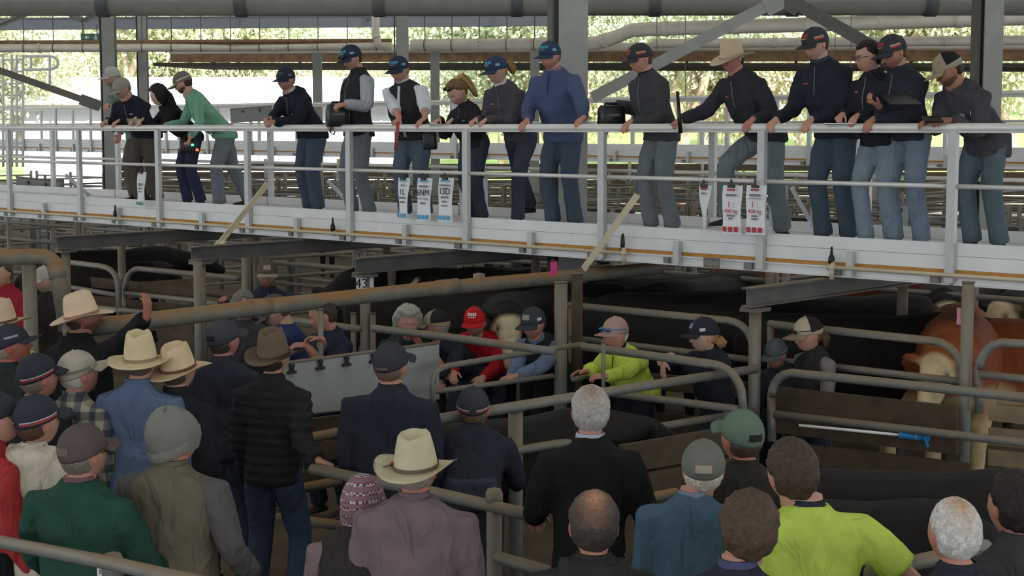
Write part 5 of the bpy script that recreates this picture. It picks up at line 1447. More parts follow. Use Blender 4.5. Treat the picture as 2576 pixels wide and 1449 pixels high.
def bun(i):
    R, Hc = i['R'], i['Hc']
    b = MB(); b.ball(Hc + R @ Vector((0, -.118, .03)), (.04, .035, .04), 10, 8)
    mesh_obj('hair_bun', b.v, b.f, HAIRM, i['t'], True, cols=np.tile(np.array(srgb(40, 30, 28)), (len(b.v), 1)))
    for sx in (-1, 1): part('earring', mat('gold', srgb(220, 190, 120), metal=.8, rough=.3, var=0), i['t'], lambda b: b.ball(Hc + R @ Vector((sx * .086, -.008, -.045)), .007, 6, 4), True)
person('woman in glasses with dark hair tied back writing on a clipboard', wtop(2186, 99), yaw=-128, z0=DK, hyaw=-100, hpitch=10, jacket=('ink_fleece', (32, 34, 44)), pants=DENIM_L, hair='bun', hair_rgb=(40, 30, 28), fem=True, glasses=(24, 24, 26), handR=('R', 2112, .04), handL=('R', 2150, .03), gripR=1.2, extra=bun, lean=.12, H=1.76, skin=(204, 148, 126))
paper_sheet('clipboard', 'clipboard with white sheet resting on rail under writing woman\'s hand', 2118, 314, SW(2118) * 1.0, .24, .2, -6, 30, board=True)
person('moustached man in navy jumper reading an open dark folder', wtop(2248, 84), yaw=-124, z0=DK, hyaw=-112, hpitch=24, jacket=('navy_jumper2', (38, 42, 54)), pants=('washed_jeans', (104, 122, 144)), cap=CHC(), mo=True, beard=.4, hair_rgb=(78, 54, 40), handR=('P', 2212, 266, SW(2212) * 1.0, (-.8, -.3, .3), (.3, 0, 1)), handL=('R', 2190, .0), gripR=.7, lean=.14, H=1.84, skin=(196, 132, 108), wsc=1.05)
paper_sheet('dark_folder', 'dark folder held open in front of moustached man\'s chest', 2268, 251, SW(2268) * 1.0, .26, .2, 22, -10, 'folder', m=mat('folder_dark', srgb(50, 48, 52), rough=.4, var=.05), board=True)
person('bearded man in charcoal hoodie with trucker cap using a phone', wtop(2388, 128, .985), yaw=-120, z0=DK, hyaw=-90, hpitch=30, jacket=('slate_hoodie', (66, 64, 70)), pants=('grey_jeans', (78, 96, 106)), cap=dict(n='beigecap', rgb=(160, 140, 112), back=(28, 28, 30), bkn='blackmesh', bl=.08, marks=(('band', (150, 146, 140)),)), beard=.7, hair_rgb=(48, 38, 32), handR=('P', 2340, 308, SW(2340) * 1.0, (-.8, -.5, 0)), handL=('P', 2392, 302, SW(2390) * 1.0, (-1, -.2, -.05)), gripL=.5, wsc=1.1, hood=('slate_hoodie', (66, 64, 70)), lean=.36, H=1.8, skin=(178, 120, 94), hem=.17)
part('phone', BLACK_PL, None, lambda b: b.box(P(2345, 300, SW(2345) * 1.015), (.075, .02, 0), (-.01, .035, .02), (0, -.004, .006)))
tag(COL.objects[-1], 'black phone held by the hoodie man over the rail', 'phone')
part('orange_post_wrap', mat('orange_cloth', srgb(226, 98, 48), rough=.8, var=.05), None, lambda b: b.tube([P(875, 334, SW(875) * .95), P(875, 380, SW(875) * .95)], .022, 8), True)
tag(COL.objects[-1], 'orange strip of cloth hanging by the jeans of tall vested man', 'strip')

# ================= in the pens, facing us
person('man in red coat with hi-vis at the edge beyond the pipe arch', (2, 652, 262), yaw=200, jacket=('red_coat', (150, 44, 54)), pants=NAVY2, hair_rgb=(80, 70, 60), fine=False, hair='short')
person('bearded man in pale cap seen between the pipe arch and its leg', (116, 666, 255), yaw=-150, hyaw=-120, hpitch=10, jacket=('dark_brown', (48, 42, 40)), pants=BLACK, cap=dict(n='palecap2', rgb=(170, 168, 160)), beard=.8, hair_rgb=(150, 140, 130), fine=False)
person('man with goatee in cap and dark navy jacket standing behind header pipe', (672, 652, 262), yaw=165, hyaw=172, hpitch=8, jacket=('navy_jk', (38, 42, 60)), pants=NAVY2, cap=dict(n='browncap', rgb=(84, 72, 62), brim=(150, 134, 116), bn='fawnbrim', marks=(('badge', (150, 130, 110)),)), beard=.55, hair_rgb=(70, 56, 48), handR=('P', 560, 760, 268), handL=('P', 775, 752, 276), wsc=1.1, skin=(176, 118, 98), H=1.8)
person('grey-haired man peering over the header pipe', (612, 728, 300), yaw=150, hyaw=120, hpitch=5, jacket=('slate', (60, 60, 66)), pants=BLACK, hair_rgb=(112, 108, 104), beard=.4, skin=(188, 134, 110), hair='short')
person('person in dull purple cap and blue jumper bent behind the header pipe', (694, 738, 312), yaw=-70, hyaw=-95, hpitch=35, jacket=('cobalt_jumper', (46, 62, 118)), pants=BLACK, cap=dict(n='plumcap', rgb=(84, 74, 80)), hair_rgb=(90, 80, 76), wsc=1.1)
person('man in navy jumper with folded bare forearms behind the slim pole', (812, 748, 322), yaw=-140, hyaw=-100, hpitch=18, jacket=('navy_knit', (36, 42, 62)), sleeves='rolled', pants=NAVY2, hair_rgb=(60, 50, 44), handL=('P', 770, 868, 330, (-1, 0, 0)), handR=('P', 810, 852, 330, (-1, 0, .1)), skin=(196, 136, 112), hair='short')
person('person with curly grey hair in dark green jacket beside beige-capped man', (1026, 772, 290), yaw=170, hyaw=165, hpitch=8, jacket=('bottle_jacket', (40, 58, 50)), pants=NAVY2, hair='curly', hair_rgb=(168, 166, 156), skin=(198, 138, 120), handL=('L', -.1, .25, -.3), handR=('L', .0, .25, -.36), fem=True)
person('man in beige and black cap with folded arms in navy jacket', (1098, 778, 288), yaw=-130, hyaw=-75, hpitch=6, jacket=('navy_jk2', (40, 46, 62)), pants=DENIM_D, cap=dict(n='beige2', rgb=(164, 148, 122), back=(40, 38, 38), bkn='blackmesh2', bl=.08), beard=.7, beard_rgb=(170, 165, 160), hair_rgb=(150, 146, 140), skin=(200, 132, 112), handL=('P', 1085, 880, 292, (-1, 0, .2)), handR=('P', 1058, 868, 292, (-.6, 0, .8)), sleeves='rolled')
person('man in red jacket and bright red cap behind tube gate', (1196, 768, 286), yaw=-168, hyaw=-165, hpitch=14, jacket=('red_jacket', (176, 34, 44)), pants=DENIM_D, cap=dict(n='redcap', rgb=(206, 44, 46), back=(60, 34, 34), bkn='darkmesh', tall=.012, marks=(('logo', (236, 226, 220)), ('logo_sub', (236, 226, 220)))), hair_rgb=(70, 54, 46), beard=.3, handR=('P', 1140, 938, 292), handL=('P', 1215, 950, 292), skin=(202, 148, 126), wsc=1.12)
person('man in navy cap and vest with light blue sleeves clasping hands', (1342, 770, 298), yaw=-150, hyaw=-145, hpitch=16, vest=('navy_vest', (38, 42, 52)), shirt=('sky_shirt', (108, 130, 172)), pants=NAVY2, cap=dict(n='slatecap', rgb=(54, 58, 66), marks=(('badge', (150, 142, 132)), ('sideflag', (200, 200, 200)))), hair_rgb=(80, 66, 56), beard=.2, handR=('P', 1285, 946, 302, (-.8, -.4, -.2)), handL=('P', 1300, 946, 304, (-.9, -.2, -.2)), skin=(204, 146, 122), collar=('sky_shirt', (108, 130, 172)))
def wrist(i): pass
person('white-haired man in pink cap with mirrored glasses and yellow hi-vis jacket', (1548, 795, 308), yaw=-125, hyaw=-135, hpitch=4, jacket=('hivis_yellow', (206, 226, 92)), pants=NAVY2, cap=dict(n='pinkcap', rgb=(186, 142, 130), shades='blue', bl=.08), hair='short', hair_rgb=(222, 220, 210), handR=('P', 1440, 962, 322, (-1, -.2, 0)), handL=('P', 1485, 962, 326, (-1, 0, 0)), gripR=.4, skin=(224, 150, 132), wsc=1.18, belly=1.15, collar=('dark_navy', (28, 32, 46)), H=1.72, lean=.2)
person('youth in navy jumper and cap resting crossed hands on the pale gate', (1772, 796, 322), yaw=-130, hyaw=-100, hpitch=8, jacket=('navy_sweat', (34, 38, 48)), pants=('dark_trousers', (40, 46, 60)), cap=dict(n='inkcap', rgb=(40, 42, 56), marks=(('badge', (130, 130, 150)), ('sideflag', (196, 196, 200)))), hair='short', hair_rgb=(170, 130, 90), handR=('P', 1664, 912, 328, (-.2, -.6, -.9)), handL=('P', 1690, 892, 326, (-.8, -.5, -.4)), gripR=.25, gripL=.3, skin=(214, 164, 142), extra=lambda i: hair_tail(i['t'], i['R'], i['Hc'], (168, 128, 86), [(0, -.09, -.03), (.0, -.12, -.07), (.0, -.12, -.11)], [.04, .04, .02], 'back_hair'))
person('child in grey cap with blue stripe beside the bearer post', (1953, 849, 318), yaw=-150, hyaw=-140, hpitch=20, H=1.42, jacket=('slate2', (50, 56, 66)), pants=NAVY2, cap=dict(n='greycap3', rgb=(84, 88, 94), marks=(('band', (110, 150, 176)),)), hair_rgb=(90, 66, 50), skin=(206, 142, 122), hsc=.95)
def pt(i): hair_tail(i['t'], i['R'], i['Hc'], (96, 74, 52), [(0, -.1, -.02), (0, -.13, -.05), (0, -.12, -.12)], [.035, .035, .018])
person('young woman in trucker cap and dark vest with grey sleeves holding stick', (2034, 794, 325), yaw=-120, hyaw=-110, hpitch=12, vest=('dark_vest', (42, 40, 44)), shirt=('grey_marl', (122, 112, 112)), pants=('dark_jeans3', (46, 58, 76)), cap=dict(n='beige4', rgb=(180, 160, 130), brim=(150, 124, 96), bn='tan4', back=(34, 32, 32), bkn='blackmesh3', shades='black', bl=.085), hair_rgb=(96, 74, 52), fem=True, handL=('P', 2028, 1048, 330, (.3, -.2, -.9)), handR=('P', 2008, 1040, 322, (0, -.2, -1)), extra=pt, skin=(204, 150, 124), gripL=1.2)
t = thing('drafting_stick', 'long pale stick with blue paddle end held by young woman in vest', 'stick', P(2030, 1072, 342))
part('shaft', lw, t, lambda b: b.tube([P(2010, 1070, 342), P(2270, 1095, 352)], .011, 8), True)
part('paddle', mat('blue_plastic', srgb(48, 130, 196), rough=.4, var=.05), t, lambda b: (b.tube([P(2262, 1094, 352), P(2340, 1103, 354)], .024, 8), b.bar(P(2325, 1095, 354), P(2335, 1122, 354), .06, .02)))
part('binding', WHITE_AL, t, lambda b: b.tube([P(2302, 1098, 353), P(2318, 1100, 353)], .027, 8), True)

# ================= the crowd with their backs to us
def nape(rgb): return dict(hair='short', hair_rgb=rgb)
person('red-faced man in navy cap looking right at the edge of the crowd', (28, 812, 392), yaw=35, hyaw=78, hpitch=2, jacket=('green_black', (36, 46, 46)), pants=BLACK, cap=caps_navy(n='ink1', rgb=(46, 50, 60), marks=(('side', (150, 150, 160)),)), hair_rgb=(150, 140, 130), skin=(190, 104, 88), fine=False)
person('hatted man mostly hidden at the edge behind navy-capped red-faced man', (4, 752, 352), yaw=10, hyaw=20, hat=dict(n='cream1', rgb=(206, 180, 154), bw=.1), jacket=('hv2', (190, 216, 70)), pants=BLACK, hair_rgb=(90, 70, 60), fine=False)
person('man in navy cap with red and white edging at the left of crowd', (94, 886, 436), yaw=25, hyaw=42, hpitch=4, jacket=('black2', (30, 31, 34)), pants=BLACK, cap=caps_navy(n='ink2', rgb=(44, 48, 60), marks=(('edge', (150, 50, 56)), ('edge2', (180, 176, 176)))), hair_rgb=(120, 106, 92), skin=(196, 128, 104), fine=False)
def plaid_mat():
    m = fabric('plaid', (140, 138, 128))
    nt = m.node_tree; N = nt.nodes; L = nt.links; b = N['Principled BSDF']
    tc = N.new('ShaderNodeTexCoord'); src = None
    cols = []
    for ax, sc_ in (('X', 14), ('Z', 12)):
        wv = N.new('ShaderNodeTexWave'); wv.bands_direction = ax; wv.inputs['Scale'].default_value = sc_ / 6.28 * 1.6; L.new(tc.outputs['Object'], wv.inputs[0])
        g = N.new('ShaderNodeMath'); g.operation = 'GREATER_THAN'; g.inputs[1].default_value = .55; L.new(wv.outputs['Fac'], g.inputs[0]); cols.append(g)
    m1 = N.new('ShaderNodeMix'); m1.data_type = 'RGBA'; m1.inputs[6].default_value = (*srgb(176, 166, 146), 1); m1.inputs[7].default_value = (*srgb(110, 112, 116), 1); L.new(cols[0].outputs[0], m1.inputs[0])
    m2 = N.new('ShaderNodeMix'); m2.data_type = 'RGBA'; m2.blend_type = 'MULTIPLY'; m2.inputs[7].default_value = (.42, .45, .52, 1); L.new(m1.outputs[2], m2.inputs[6]); L.new(cols[1].outputs[0], m2.inputs[0])
    L.new(m2.outputs[2], b.inputs['Base Color'])
plaid_mat()
person('man in pale camouflage cap and checked flannel shirt', (196, 878, 428), yaw=25, hyaw=48, hpitch=2, jacket=('plaid', (140, 138, 128)), pants=DENIM_D, cap=dict(n='camo', rgb=(176, 164, 144), marks=(('band', (120, 120, 108)),)), hair_rgb=(190, 184, 174), skin=(204, 136, 112), fine=False)
person('man in cream felt hat and black coat raising his hand above the crowd', (205, 735, 374), yaw=35, hyaw=70, hpitch=2, hroll=0, jacket=('black_coat', (26, 26, 28)), pants=BLACK, hat=dict(n='cream2', rgb=(214, 188, 162), band=(150, 110, 90), bw=.09, ch=.13, curl=.03), beard=.7, hair_rgb=(70, 52, 44), skin=(176, 112, 92), handR=('P', 377, 792, 392, (.12, 0, 1), (-.8, .3, .2)), gripR=.5, elbow=.6, wsc=1.1)
person('man in pale straw-coloured hat and blue shirt seen from behind', (352, 836, 430), yaw=10, hyaw=5, hpitch=10, jacket=('blue_shirt', (86, 108, 146)), pants=DENIM_D, hat=dict(n='straw', rgb=(206, 188, 150), band=(150, 128, 100), bw=.1, ch=.135, curl=.02, knot=False), hair_rgb=(100, 86, 76), wsc=1.05)
person('man in cream hat with dark coat beside the straw-hatted man', (447, 860, 425), yaw=20, hyaw=30, hpitch=4, jacket=('ink_coat', (36, 36, 44)), pants=BLACK, hat=dict(n='cream3', rgb=(208, 184, 150), band=(112, 74, 60), bw=.09, ch=.12), hair_rgb=(90, 76, 66), fine=False)
person('man in grey cap and navy fleece left of the felt-hatted man', (562, 800, 378), yaw=12, hyaw=35, hpitch=4, jacket=('navy_fleece', (42, 46, 60)), pants=DENIM_D, cap=dict(n='greycap5', rgb=(64, 66, 72), marks=(('hole', (30, 28, 28)),)), hair_rgb=(70, 60, 54), skin=(196, 132, 112), wsc=1.12)
person('man in brown felt hat and black quilted jacket holding the rail', (688, 830, 408), yaw=15, hyaw=25, hpitch=6, jacket=('puffer_black', (38, 38, 40)), style='quilt', pants=('jeans_back', (52, 68, 98)), hat=dict(n='brownfelt', rgb=(108, 92, 76), band=(84, 70, 58), bw=.075, ch=.135, curl=.05), hair_rgb=(60, 48, 40), handR=('P', 800, 1160, 424, (.75, .2, -.3), (0, 0, -1)), gripR=.9, H=1.78, wsc=1.0, feet=((-.13, 0, 0), (.13, .02, 0)))
person('man in dark cap and navy jumper with broad back beside notice board', (984, 857, 430), yaw=8, hyaw=25, hpitch=6, jacket=('navy_knit2', (36, 40, 54)), pants=DENIM_D, cap=dict(n='slate7', rgb=(50, 52, 58), marks=(('strap', (120, 96, 90)),)), hair_rgb=(112, 92, 76), wsc=1.2, belly=1.1, skin=(204, 140, 116), hem=.16)
person('man in navy cap with red-white edging leaning on fence ahead of cream hat', (1190, 970, 415), yaw=0, hyaw=0, hpitch=10, jacket=('navy_knit3', (38, 42, 56)), pants=DENIM_D, cap=caps_navy(n='ink8', rgb=(52, 54, 62), marks=(('edge', (160, 60, 66)), ('edge2', (190, 186, 186)))), hair_rgb=(110, 88, 70), handR=('L', .05, .36, -.22), handL=('L', -.05, .36, -.22), wsc=1.05)
person('grey-haired man in black jumper over pale blue shirt collar', (1486, 966, 508), yaw=4, hyaw=0, hpitch=4, jacket=('black_jumper', (28, 27, 28)), pants=DENIM_L, hair='short', hair_rgb=(176, 172, 166), crown_rgb=(150, 122, 104), collar=('pale_blue_collar', (176, 186, 206)), wsc=1.05, skin=(212, 148, 126), handL=('L', -.1, .3, -.36), handR=('L', .1, .3, -.36), hem=.2)
person('man in green cap and dark olive coat beyond the blue jumper man', (1866, 1026, 522), yaw=-20, hyaw=-25, hpitch=4, jacket=('olive_black', (48, 44, 38)), pants=BLACK, cap=dict(n='greencap', rgb=(92, 118, 96), marks=(('hole', (40, 38, 34)),)), hair_rgb=(80, 66, 56), wsc=1.08, skin=(206, 132, 108))
person('man in grey cap and blue fleece jumper with white cropped hair', (1770, 1102, 552), yaw=8, hyaw=6, hpitch=8, jacket=('steel_blue', (66, 98, 126)), pants=DENIM_D, cap=dict(n='khakigrey', rgb=(112, 112, 102), marks=(('hole', (170, 158, 142)), ('strap', (92, 92, 86)))), hair_rgb=(206, 196, 184), wsc=1.15, skin=(212, 140, 118), collar=('dotted_shirt', (120, 136, 166)), belly=1.1, shift=-.045)
person('stout man in lime hi-vis polo with bare arm akimbo', (1992, 1106, 622), yaw=-12, hyaw=-18, hpitch=8, jacket=('lime_polo', (196, 220, 96)), sleeves='short', style='thin', pants=NAVY2, hair='bushy', hair_rgb=(74, 60, 48), collar=('navy_collar', (40, 44, 60)), wsc=1.28, belly=1.3, skin=(214, 154, 130), handR=('L', .06, -.04, -.42), elbow=3.2, hem=.1, shift=.055, hroll=-6)
person('man with thick curly brown hair in dark navy coat in front', (1885, 1236, 700), yaw=6, hyaw=4, hpitch=6, jacket=('ink_blue', (40, 42, 60)), pants=BLACK, hair='bushy', hair_rgb=(84, 68, 54), skin=(206, 140, 116), collar=('purple_collar', (70, 74, 120)), hsc=1.1, shift=-.04)
person('man with thinning dark hair in hooded black puffer in front', (1494, 1232, 662), yaw=2, hyaw=0, hpitch=10, jacket=('puffer_hood', (44, 43, 42)), style='quilt', pants=BLACK, hair='bald', hair_rgb=(66, 58, 54), crown_rgb=(186, 138, 112), skin=(204, 134, 110), hood=('puffer_hood', (44, 43, 42)), wsc=1.1)
person('bearded man in cream hat and dusty plum shirt in front centre', (1046, 1086, 572), yaw=8, hyaw=18, hpitch=10, jacket=('dusty_plum', (122, 98, 106)), style='thin', pants=BLACK, hat=dict(n='cream9', rgb=(198, 186, 158), band=(104, 92, 82), bw=.088, ch=.125, curl=.05, crease=.6, knot=True), hair_rgb=(150, 140, 130), beard=.9, wsc=1.3, belly=1.3, skin=(206, 132, 112), hem=.1)
def plait(i): hair_tail(i['t'], i['R'], i['Hc'], (182, 150, 104), [(-.03, -.1, -.06), (-.05, -.12, -.12), (-.06, -.12, -.22), (-.08, -.10, -.33)], [.03, .026, .022, .008], 'plait')
person('woman in patterned knit beanie with long blonde ponytail', (914, 1184, 552), yaw=8, hyaw=12, hpitch=4, vest=('dark_vest8', (50, 46, 44)), shirt=('rose_sleeve', (132, 104, 106)), pants=BLACK, beanie=('fair', (138, 110, 116), 'fairisle'), hair='short', hair_rgb=(170, 138, 94), fem=True, extra=plait)
person('man in grey woollen bucket beanie and olive brown vest', (438, 1016, 540), yaw=12, hyaw=40, hpitch=4, vest=('olive_vest', (108, 96, 76)), shirt=('grey_sleeve', (92, 86, 86)), pants=BLACK, beanie=('greywool', (122, 122, 112), 'bucket'), hair_rgb=(120, 104, 90), hair='short', wsc=1.18, belly=1.2, skin=(206, 136, 112), hem=.2, handR=('L', .1, .2, -.44), handL=('L', -.05, .22, -.44))
person('man in brown cap and bottle-green jumper with elbow over the rail', (208, 1062, 552), yaw=20, hyaw=35, hpitch=8, jacket=('bottle_green', (28, 74, 56)), pants=DENIM_D, cap=dict(n='brown11', rgb=(92, 76, 70), bl=.07, marks=(('hole', (110, 100, 92)),)), hair_rgb=(120, 110, 100), wsc=1.28, belly=1.25, skin=(196, 138, 112), collar=('red_check', (120, 80, 92)), handL=('L', -.1, .25, -.4), handR=('L', .1, .3, -.36), glasses=(40, 40, 44))
person('young woman in navy cap and cream hooded top at the crowd edge', (92, 988, 500), yaw=15, hyaw=35, hpitch=8, jacket=('cream_hoodie', (206, 192, 166)), pants=DENIM, cap=caps_navy(n='ink12', rgb=(48, 52, 66), marks=(('edge', (170, 66, 60)), ('edge2', (196, 192, 190)))), hair='short', hair_rgb=(90, 68, 54), skin=(212, 150, 128), hood=('cream_hoodie', (206, 192, 166)), fem=True, H=1.68)
person('person in navy cap turned sideways at the very edge above cream hoodie', (-12, 982, 500), yaw=50, hyaw=70, hpitch=8, jacket=('redwhite', (172, 60, 60)), pants=BLACK, cap=caps_navy(n='ink13', rgb=(46, 52, 60)), hair_rgb=(70, 54, 44), skin=(212, 154, 132), fem=True)
person('white-haired man with bald crown in navy coat near the corner', (2402, 1250, 692), yaw=-12, hyaw=-12, hpitch=10, jacket=('navy_coat14', (42, 44, 56)), pants=BLACK, hair='short', hair_rgb=(206, 204, 198), crown_rgb=(196, 150, 116), skin=(210, 140, 116), hsc=1.06)
person('dark-haired person in charcoal coat cut by the right edge of view', (2552, 1186, 640), yaw=-20, hyaw=-20, hpitch=8, jacket=('char15', (58, 58, 60)), pants=BLACK, hair='bushy', hair_rgb=(46, 40, 38), skin=(206, 140, 118))
flush_pending()
join_bodies()
# zips, chest marks and open vest fronts laid on the finished garments
bpy.context.view_layer.update()
def on_front(info, tt, side, lift=.003):
    o = info['top']; b0 = base_of(info['t'])
    q = info['ctr'](tt) + info['sd'] * side - b0
    ok, loc, n, _ = o.ray_cast(q, info['bd'])
    if not ok: ok, loc, n, _ = o.closest_point_on_mesh(q + info['bd'] * .3)
    return Vector(loc) + b0 + Vector(n) * lift, Vector(n)
def add_zip(info, t0, t1, m, r=.004, flat=1.0, name='zip', n=8):
    pts = [on_front(info, t0 + (t1 - t0) * i / (n - 1), 0)[0] for i in range(n)]
    part(name, m, info['t'], lambda b: b.tube(pts, r, 6), True)
def add_mark(info, tt, side, rgb, w=.05, h=.014, name='chest_logo'):
    p, n = on_front(info, tt, side, .004)
    x = (info['sd'] - n * info['sd'].dot(n)).normalized(); y = n.cross(x).normalized()
    part(name, mat('mark_%d_%d_%d' % rgb, srgb(*rgb), var=.04, rough=.8), info['t'], lambda b: b.box(p, x * w / 2, y * h / 2, n * .002))
ZIPM = mat('zip_grey', srgb(120, 122, 128), rough=.4, var=0)
for _i in PEOPLE:
    lab = _i['t']['label']
    def has(*w): return all(x in lab for x in w)
    if has('tall young man in navy'): add_zip(_i, .99, .62, ZIPM); add_mark(_i, .78, .085, (170, 70, 84))
    elif has('writing on a clipboard'): add_zip(_i, .99, .3, ZIPM); add_mark(_i, .78, .07, (170, 90, 90), .03)
    elif has('reading an open dark folder'): add_zip(_i, .99, .62, ZIPM); add_mark(_i, .78, .085, (170, 70, 84))
    elif has('fawn felt hat'): add_zip(_i, .99, .62, ZIPM); add_mark(_i, .78, .085, (160, 80, 90))
    elif has('charcoal fleece'): add_zip(_i, .99, .2, ZIPM)
    elif has('charcoal hoodie'): add_mark(_i, .7, -.09, (150, 150, 154), .05, .06); add_mark(_i, .74, -.17, (220, 220, 220), .05, .03)
    elif has('navy hooded jacket'): add_zip(_i, .99, .1, ZIPM); add_mark(_i, .66, -.08, (150, 156, 170), .035, .012)
    elif has('plum-grey'): add_zip(_i, .99, .1, ZIPM); add_mark(_i, .76, .08, (190, 120, 130), .04, .012)
    elif has('blonde woman'): add_zip(_i, .99, .1, ZIPM); add_mark(_i, .7, -.08, (90, 140, 160), .035, .014)
    elif has('tall moustached'): add_zip(_i, .99, .0, ZIPM); 
    elif has('stout man in black vest'): add_zip(_i, 1.0, .05, fabric('white_shirt', (206, 212, 222)), .017, name='shirt_front')
    elif has('stooping over rail'): add_zip(_i, .99, .2, ZIPM); add_mark(_i, .78, -.09, (170, 170, 176), .05, .014)
    elif has('red jacket'): add_zip(_i, .99, .3, mat('zip_red', srgb(120, 24, 32), var=0))
    elif has('yellow hi-vis'): add_zip(_i, .99, .1, mat('zip_dark', srgb(70, 72, 60), var=0))
    elif has('goatee'): add_zip(_i, .99, .3, ZIPM); add_mark(_i, .75, -.1, (170, 170, 176), .04, .012)
    elif has('bearded man in green shirt'): add_zip(_i, .99, .05, mat('placket_green', srgb(78, 140, 106), var=.05), .008, name='button_placket')
    elif has('bright blue jumper'): add_zip(_i, .99, .72, mat('placket_blue', srgb(50, 60, 100), var=.05), .008, name='neck_placket')

# ------------------------------------------------------------------ sale sheets clipped to the mid rail
def sale_sheet(lab, px, py0, py1, w, txts, im, squares, twist=0.0, m=None, slope=.03):
    top = P(px, py0, SW(px)) - V * .03; bot = P(px, py1, SW(px)) - V * .045
    ex = (-U) * 1.0; ex = Vector((ex.x, ex.y, 0)).normalized()
    h = (top - bot).length; n = Vector((-V.x, -V.y, 0))
    t = thing('sale_sheet', lab, 'sheet', bot)
    vs = []; fs = []; NY, NX = 8, 5
    for i in range(NY + 1):
        a = twist * (i / NY)
        for j in range(NX + 1):
            u = (j / NX - .5)
            p = top.lerp(bot, i / NY) + ex * (u * w * math.cos(a)) + n * (u * w * math.sin(a) + .010 * math.sin(i * .8 + j * .9) + .012 * abs(u) * (i / NY))
            vs.append(p)
    k = len(vs); vs += [p - n * .002 for p in vs]
    for i in range(NY):
        for j in range(NX):
            q = (i * (NX + 1) + j, i * (NX + 1) + j + 1, (i + 1) * (NX + 1) + j + 1, (i + 1) * (NX + 1) + j)
            fs.append(q[::-1]); fs.append(tuple(x + k for x in q))
    mesh_obj('sheet', vs, fs, m or PAPER, t, True)
    part('bulldog_clip', CLIP, t, lambda b: (b.bar(top + n * .02 - ex * .03 - Z3 * .01, top + n * .02 + ex * .03 - Z3 * .01, .03, .022), b.bar(top + n * .02, top + n * .02 + Z3 * .05, .02, .014)))
    for fy, txt, size, mm in txts:
        if txt[0] == '~':      # print too blurred to read: a faint printed line
            c = top.lerp(bot, fy) + n * .024; lw_ = float(txt[1:])
            part('printed_line', mm, t, lambda b: b.box(c, ex * lw_ / 2, n * .0006, Z3 * size * .28))
        else: lettering(txt, top.lerp(bot, fy) + n * .024, ex, Z3, size, mm, t)
    for q in range(squares):
        c = top.lerp(bot, .9) + n * .024 + ex * (w * (-.3 + .3 * q))
        part('printed_square', im, t, lambda b: b.box(c, ex * w * .1, n * .001, Z3 * .022))
sale_sheet('white sale sheet with green band hanging below the dark-haired woman', 362, 432, 520, .165, ((.36, '~.07', .06, GREY_INK), (.47, '~.06', .035, GREY_INK), (.56, '~.05', .03, GREY_INK)), GREEN_INK, 3)
sale_sheet('curled sale sheet marked 1L below the stout man with white sleeves', 1022, 447, 552, .165, ((.07, '~.08', .03, BLUE_INK), (.18, '~.05', .03, GREY_INK), (.34, '1L', .085, INK), (.48, '~.09', .034, GREY_INK), (.58, '~.07', .034, GREY_INK)), BLUE_INK, 3, .25)
sale_sheet('sale sheet marked 6NM between the other two blue-trimmed sheets', 1074, 448, 556, .2, ((.07, '~.13', .028, BLUE_INK), (.19, '~.13', .034, GREY_INK), (.34, '6NM', .092, INK), (.48, 'AVG 364kg', .034, GREY_INK), (.58, '~.07', .034, GREY_INK)), BLUE_INK, 3)
sale_sheet('sale sheet marked 13D beside the blonde woman\'s jeans', 1128, 447, 558, .2, ((.07, '~.12', .028, BLUE_INK), (.17, '~.15', .03, GREY_INK), (.31, '13D', .092, INK), (.44, '~.1', .036, GREY_INK), (.54, '~.06', .032, GREY_INK), (.63, '~.08', .024, GREY_INK)), BLUE_INK, 3)
sale_sheet('narrow twisted white sheet left of the red-lettered sale sheets', 1779, 466, 578, .13, ((.08, '~.06', .03, RED_INK), (.18, '~.05', .03, GREY_INK)), RED_INK, 0, .9)
sale_sheet('red-lettered white sale sheet by the raised boot of hatted man', 1848, 466, 588, .195, ((.09, '~.08', .028, RED_INK), (.2, '~.1', .036, GREY_INK), (.4, '1 :', .075, RED_INK), (.53, '400 kg', .05, RED_INK), (.62, '~.08', .03, GREY_INK), (.68, '~.04', .03, GREY_INK)), RED_INK, 3)
sale_sheet('red-lettered white sale sheet next to the walkway post by navy jumper man', 1908, 466, 590, .195, ((.09, '~.08', .028, RED_INK), (.2, '~.11', .036, GREY_INK), (.27, '~.13', .012, GREY_INK), (.4, '1 :', .075, RED_INK), (.53, '400 kg', .05, RED_INK), (.62, '~.06', .03, GREY_INK), (.68, '~.06', .03, GREY_INK)), RED_INK, 3)
def rear_sheet(lab, px, py0, py1, w, s):
    top, bot = P(px, py0, s), P(px, py1, s); ex = -U; n = -V
    t = thing('blank_sheet', lab, 'sheet', bot)
    part('sheet', mat('lilac_paper', srgb(206, 204, 220), rough=.9, var=.02), t, lambda b: b.box((top + bot) / 2, ex * w / 2, n * .002, Z3 * (top - bot).length / 2))
    part('clip', CLIP, t, lambda b: b.bar(top, top + Z3 * .04, .03, .02))
rear_sheet('plain pale sheet hanging behind the legs of green shirt man', 484, 432, 505, .16, SW(484) * .91)
rear_sheet('plain pale sheet hanging behind the jeans of ponytail woman', 1215, 448, 535, .14, SW(1215) * .91)
rear_sheet('plain pale sheet right of hatted man beside the walkway post', 1958, 466, 570, .2, SW(1958) * .92)
rear_sheet('plain pale sheet between legs of the tall navy jumper man', 2060, 470, 572, .17, SW(2060) * .92)
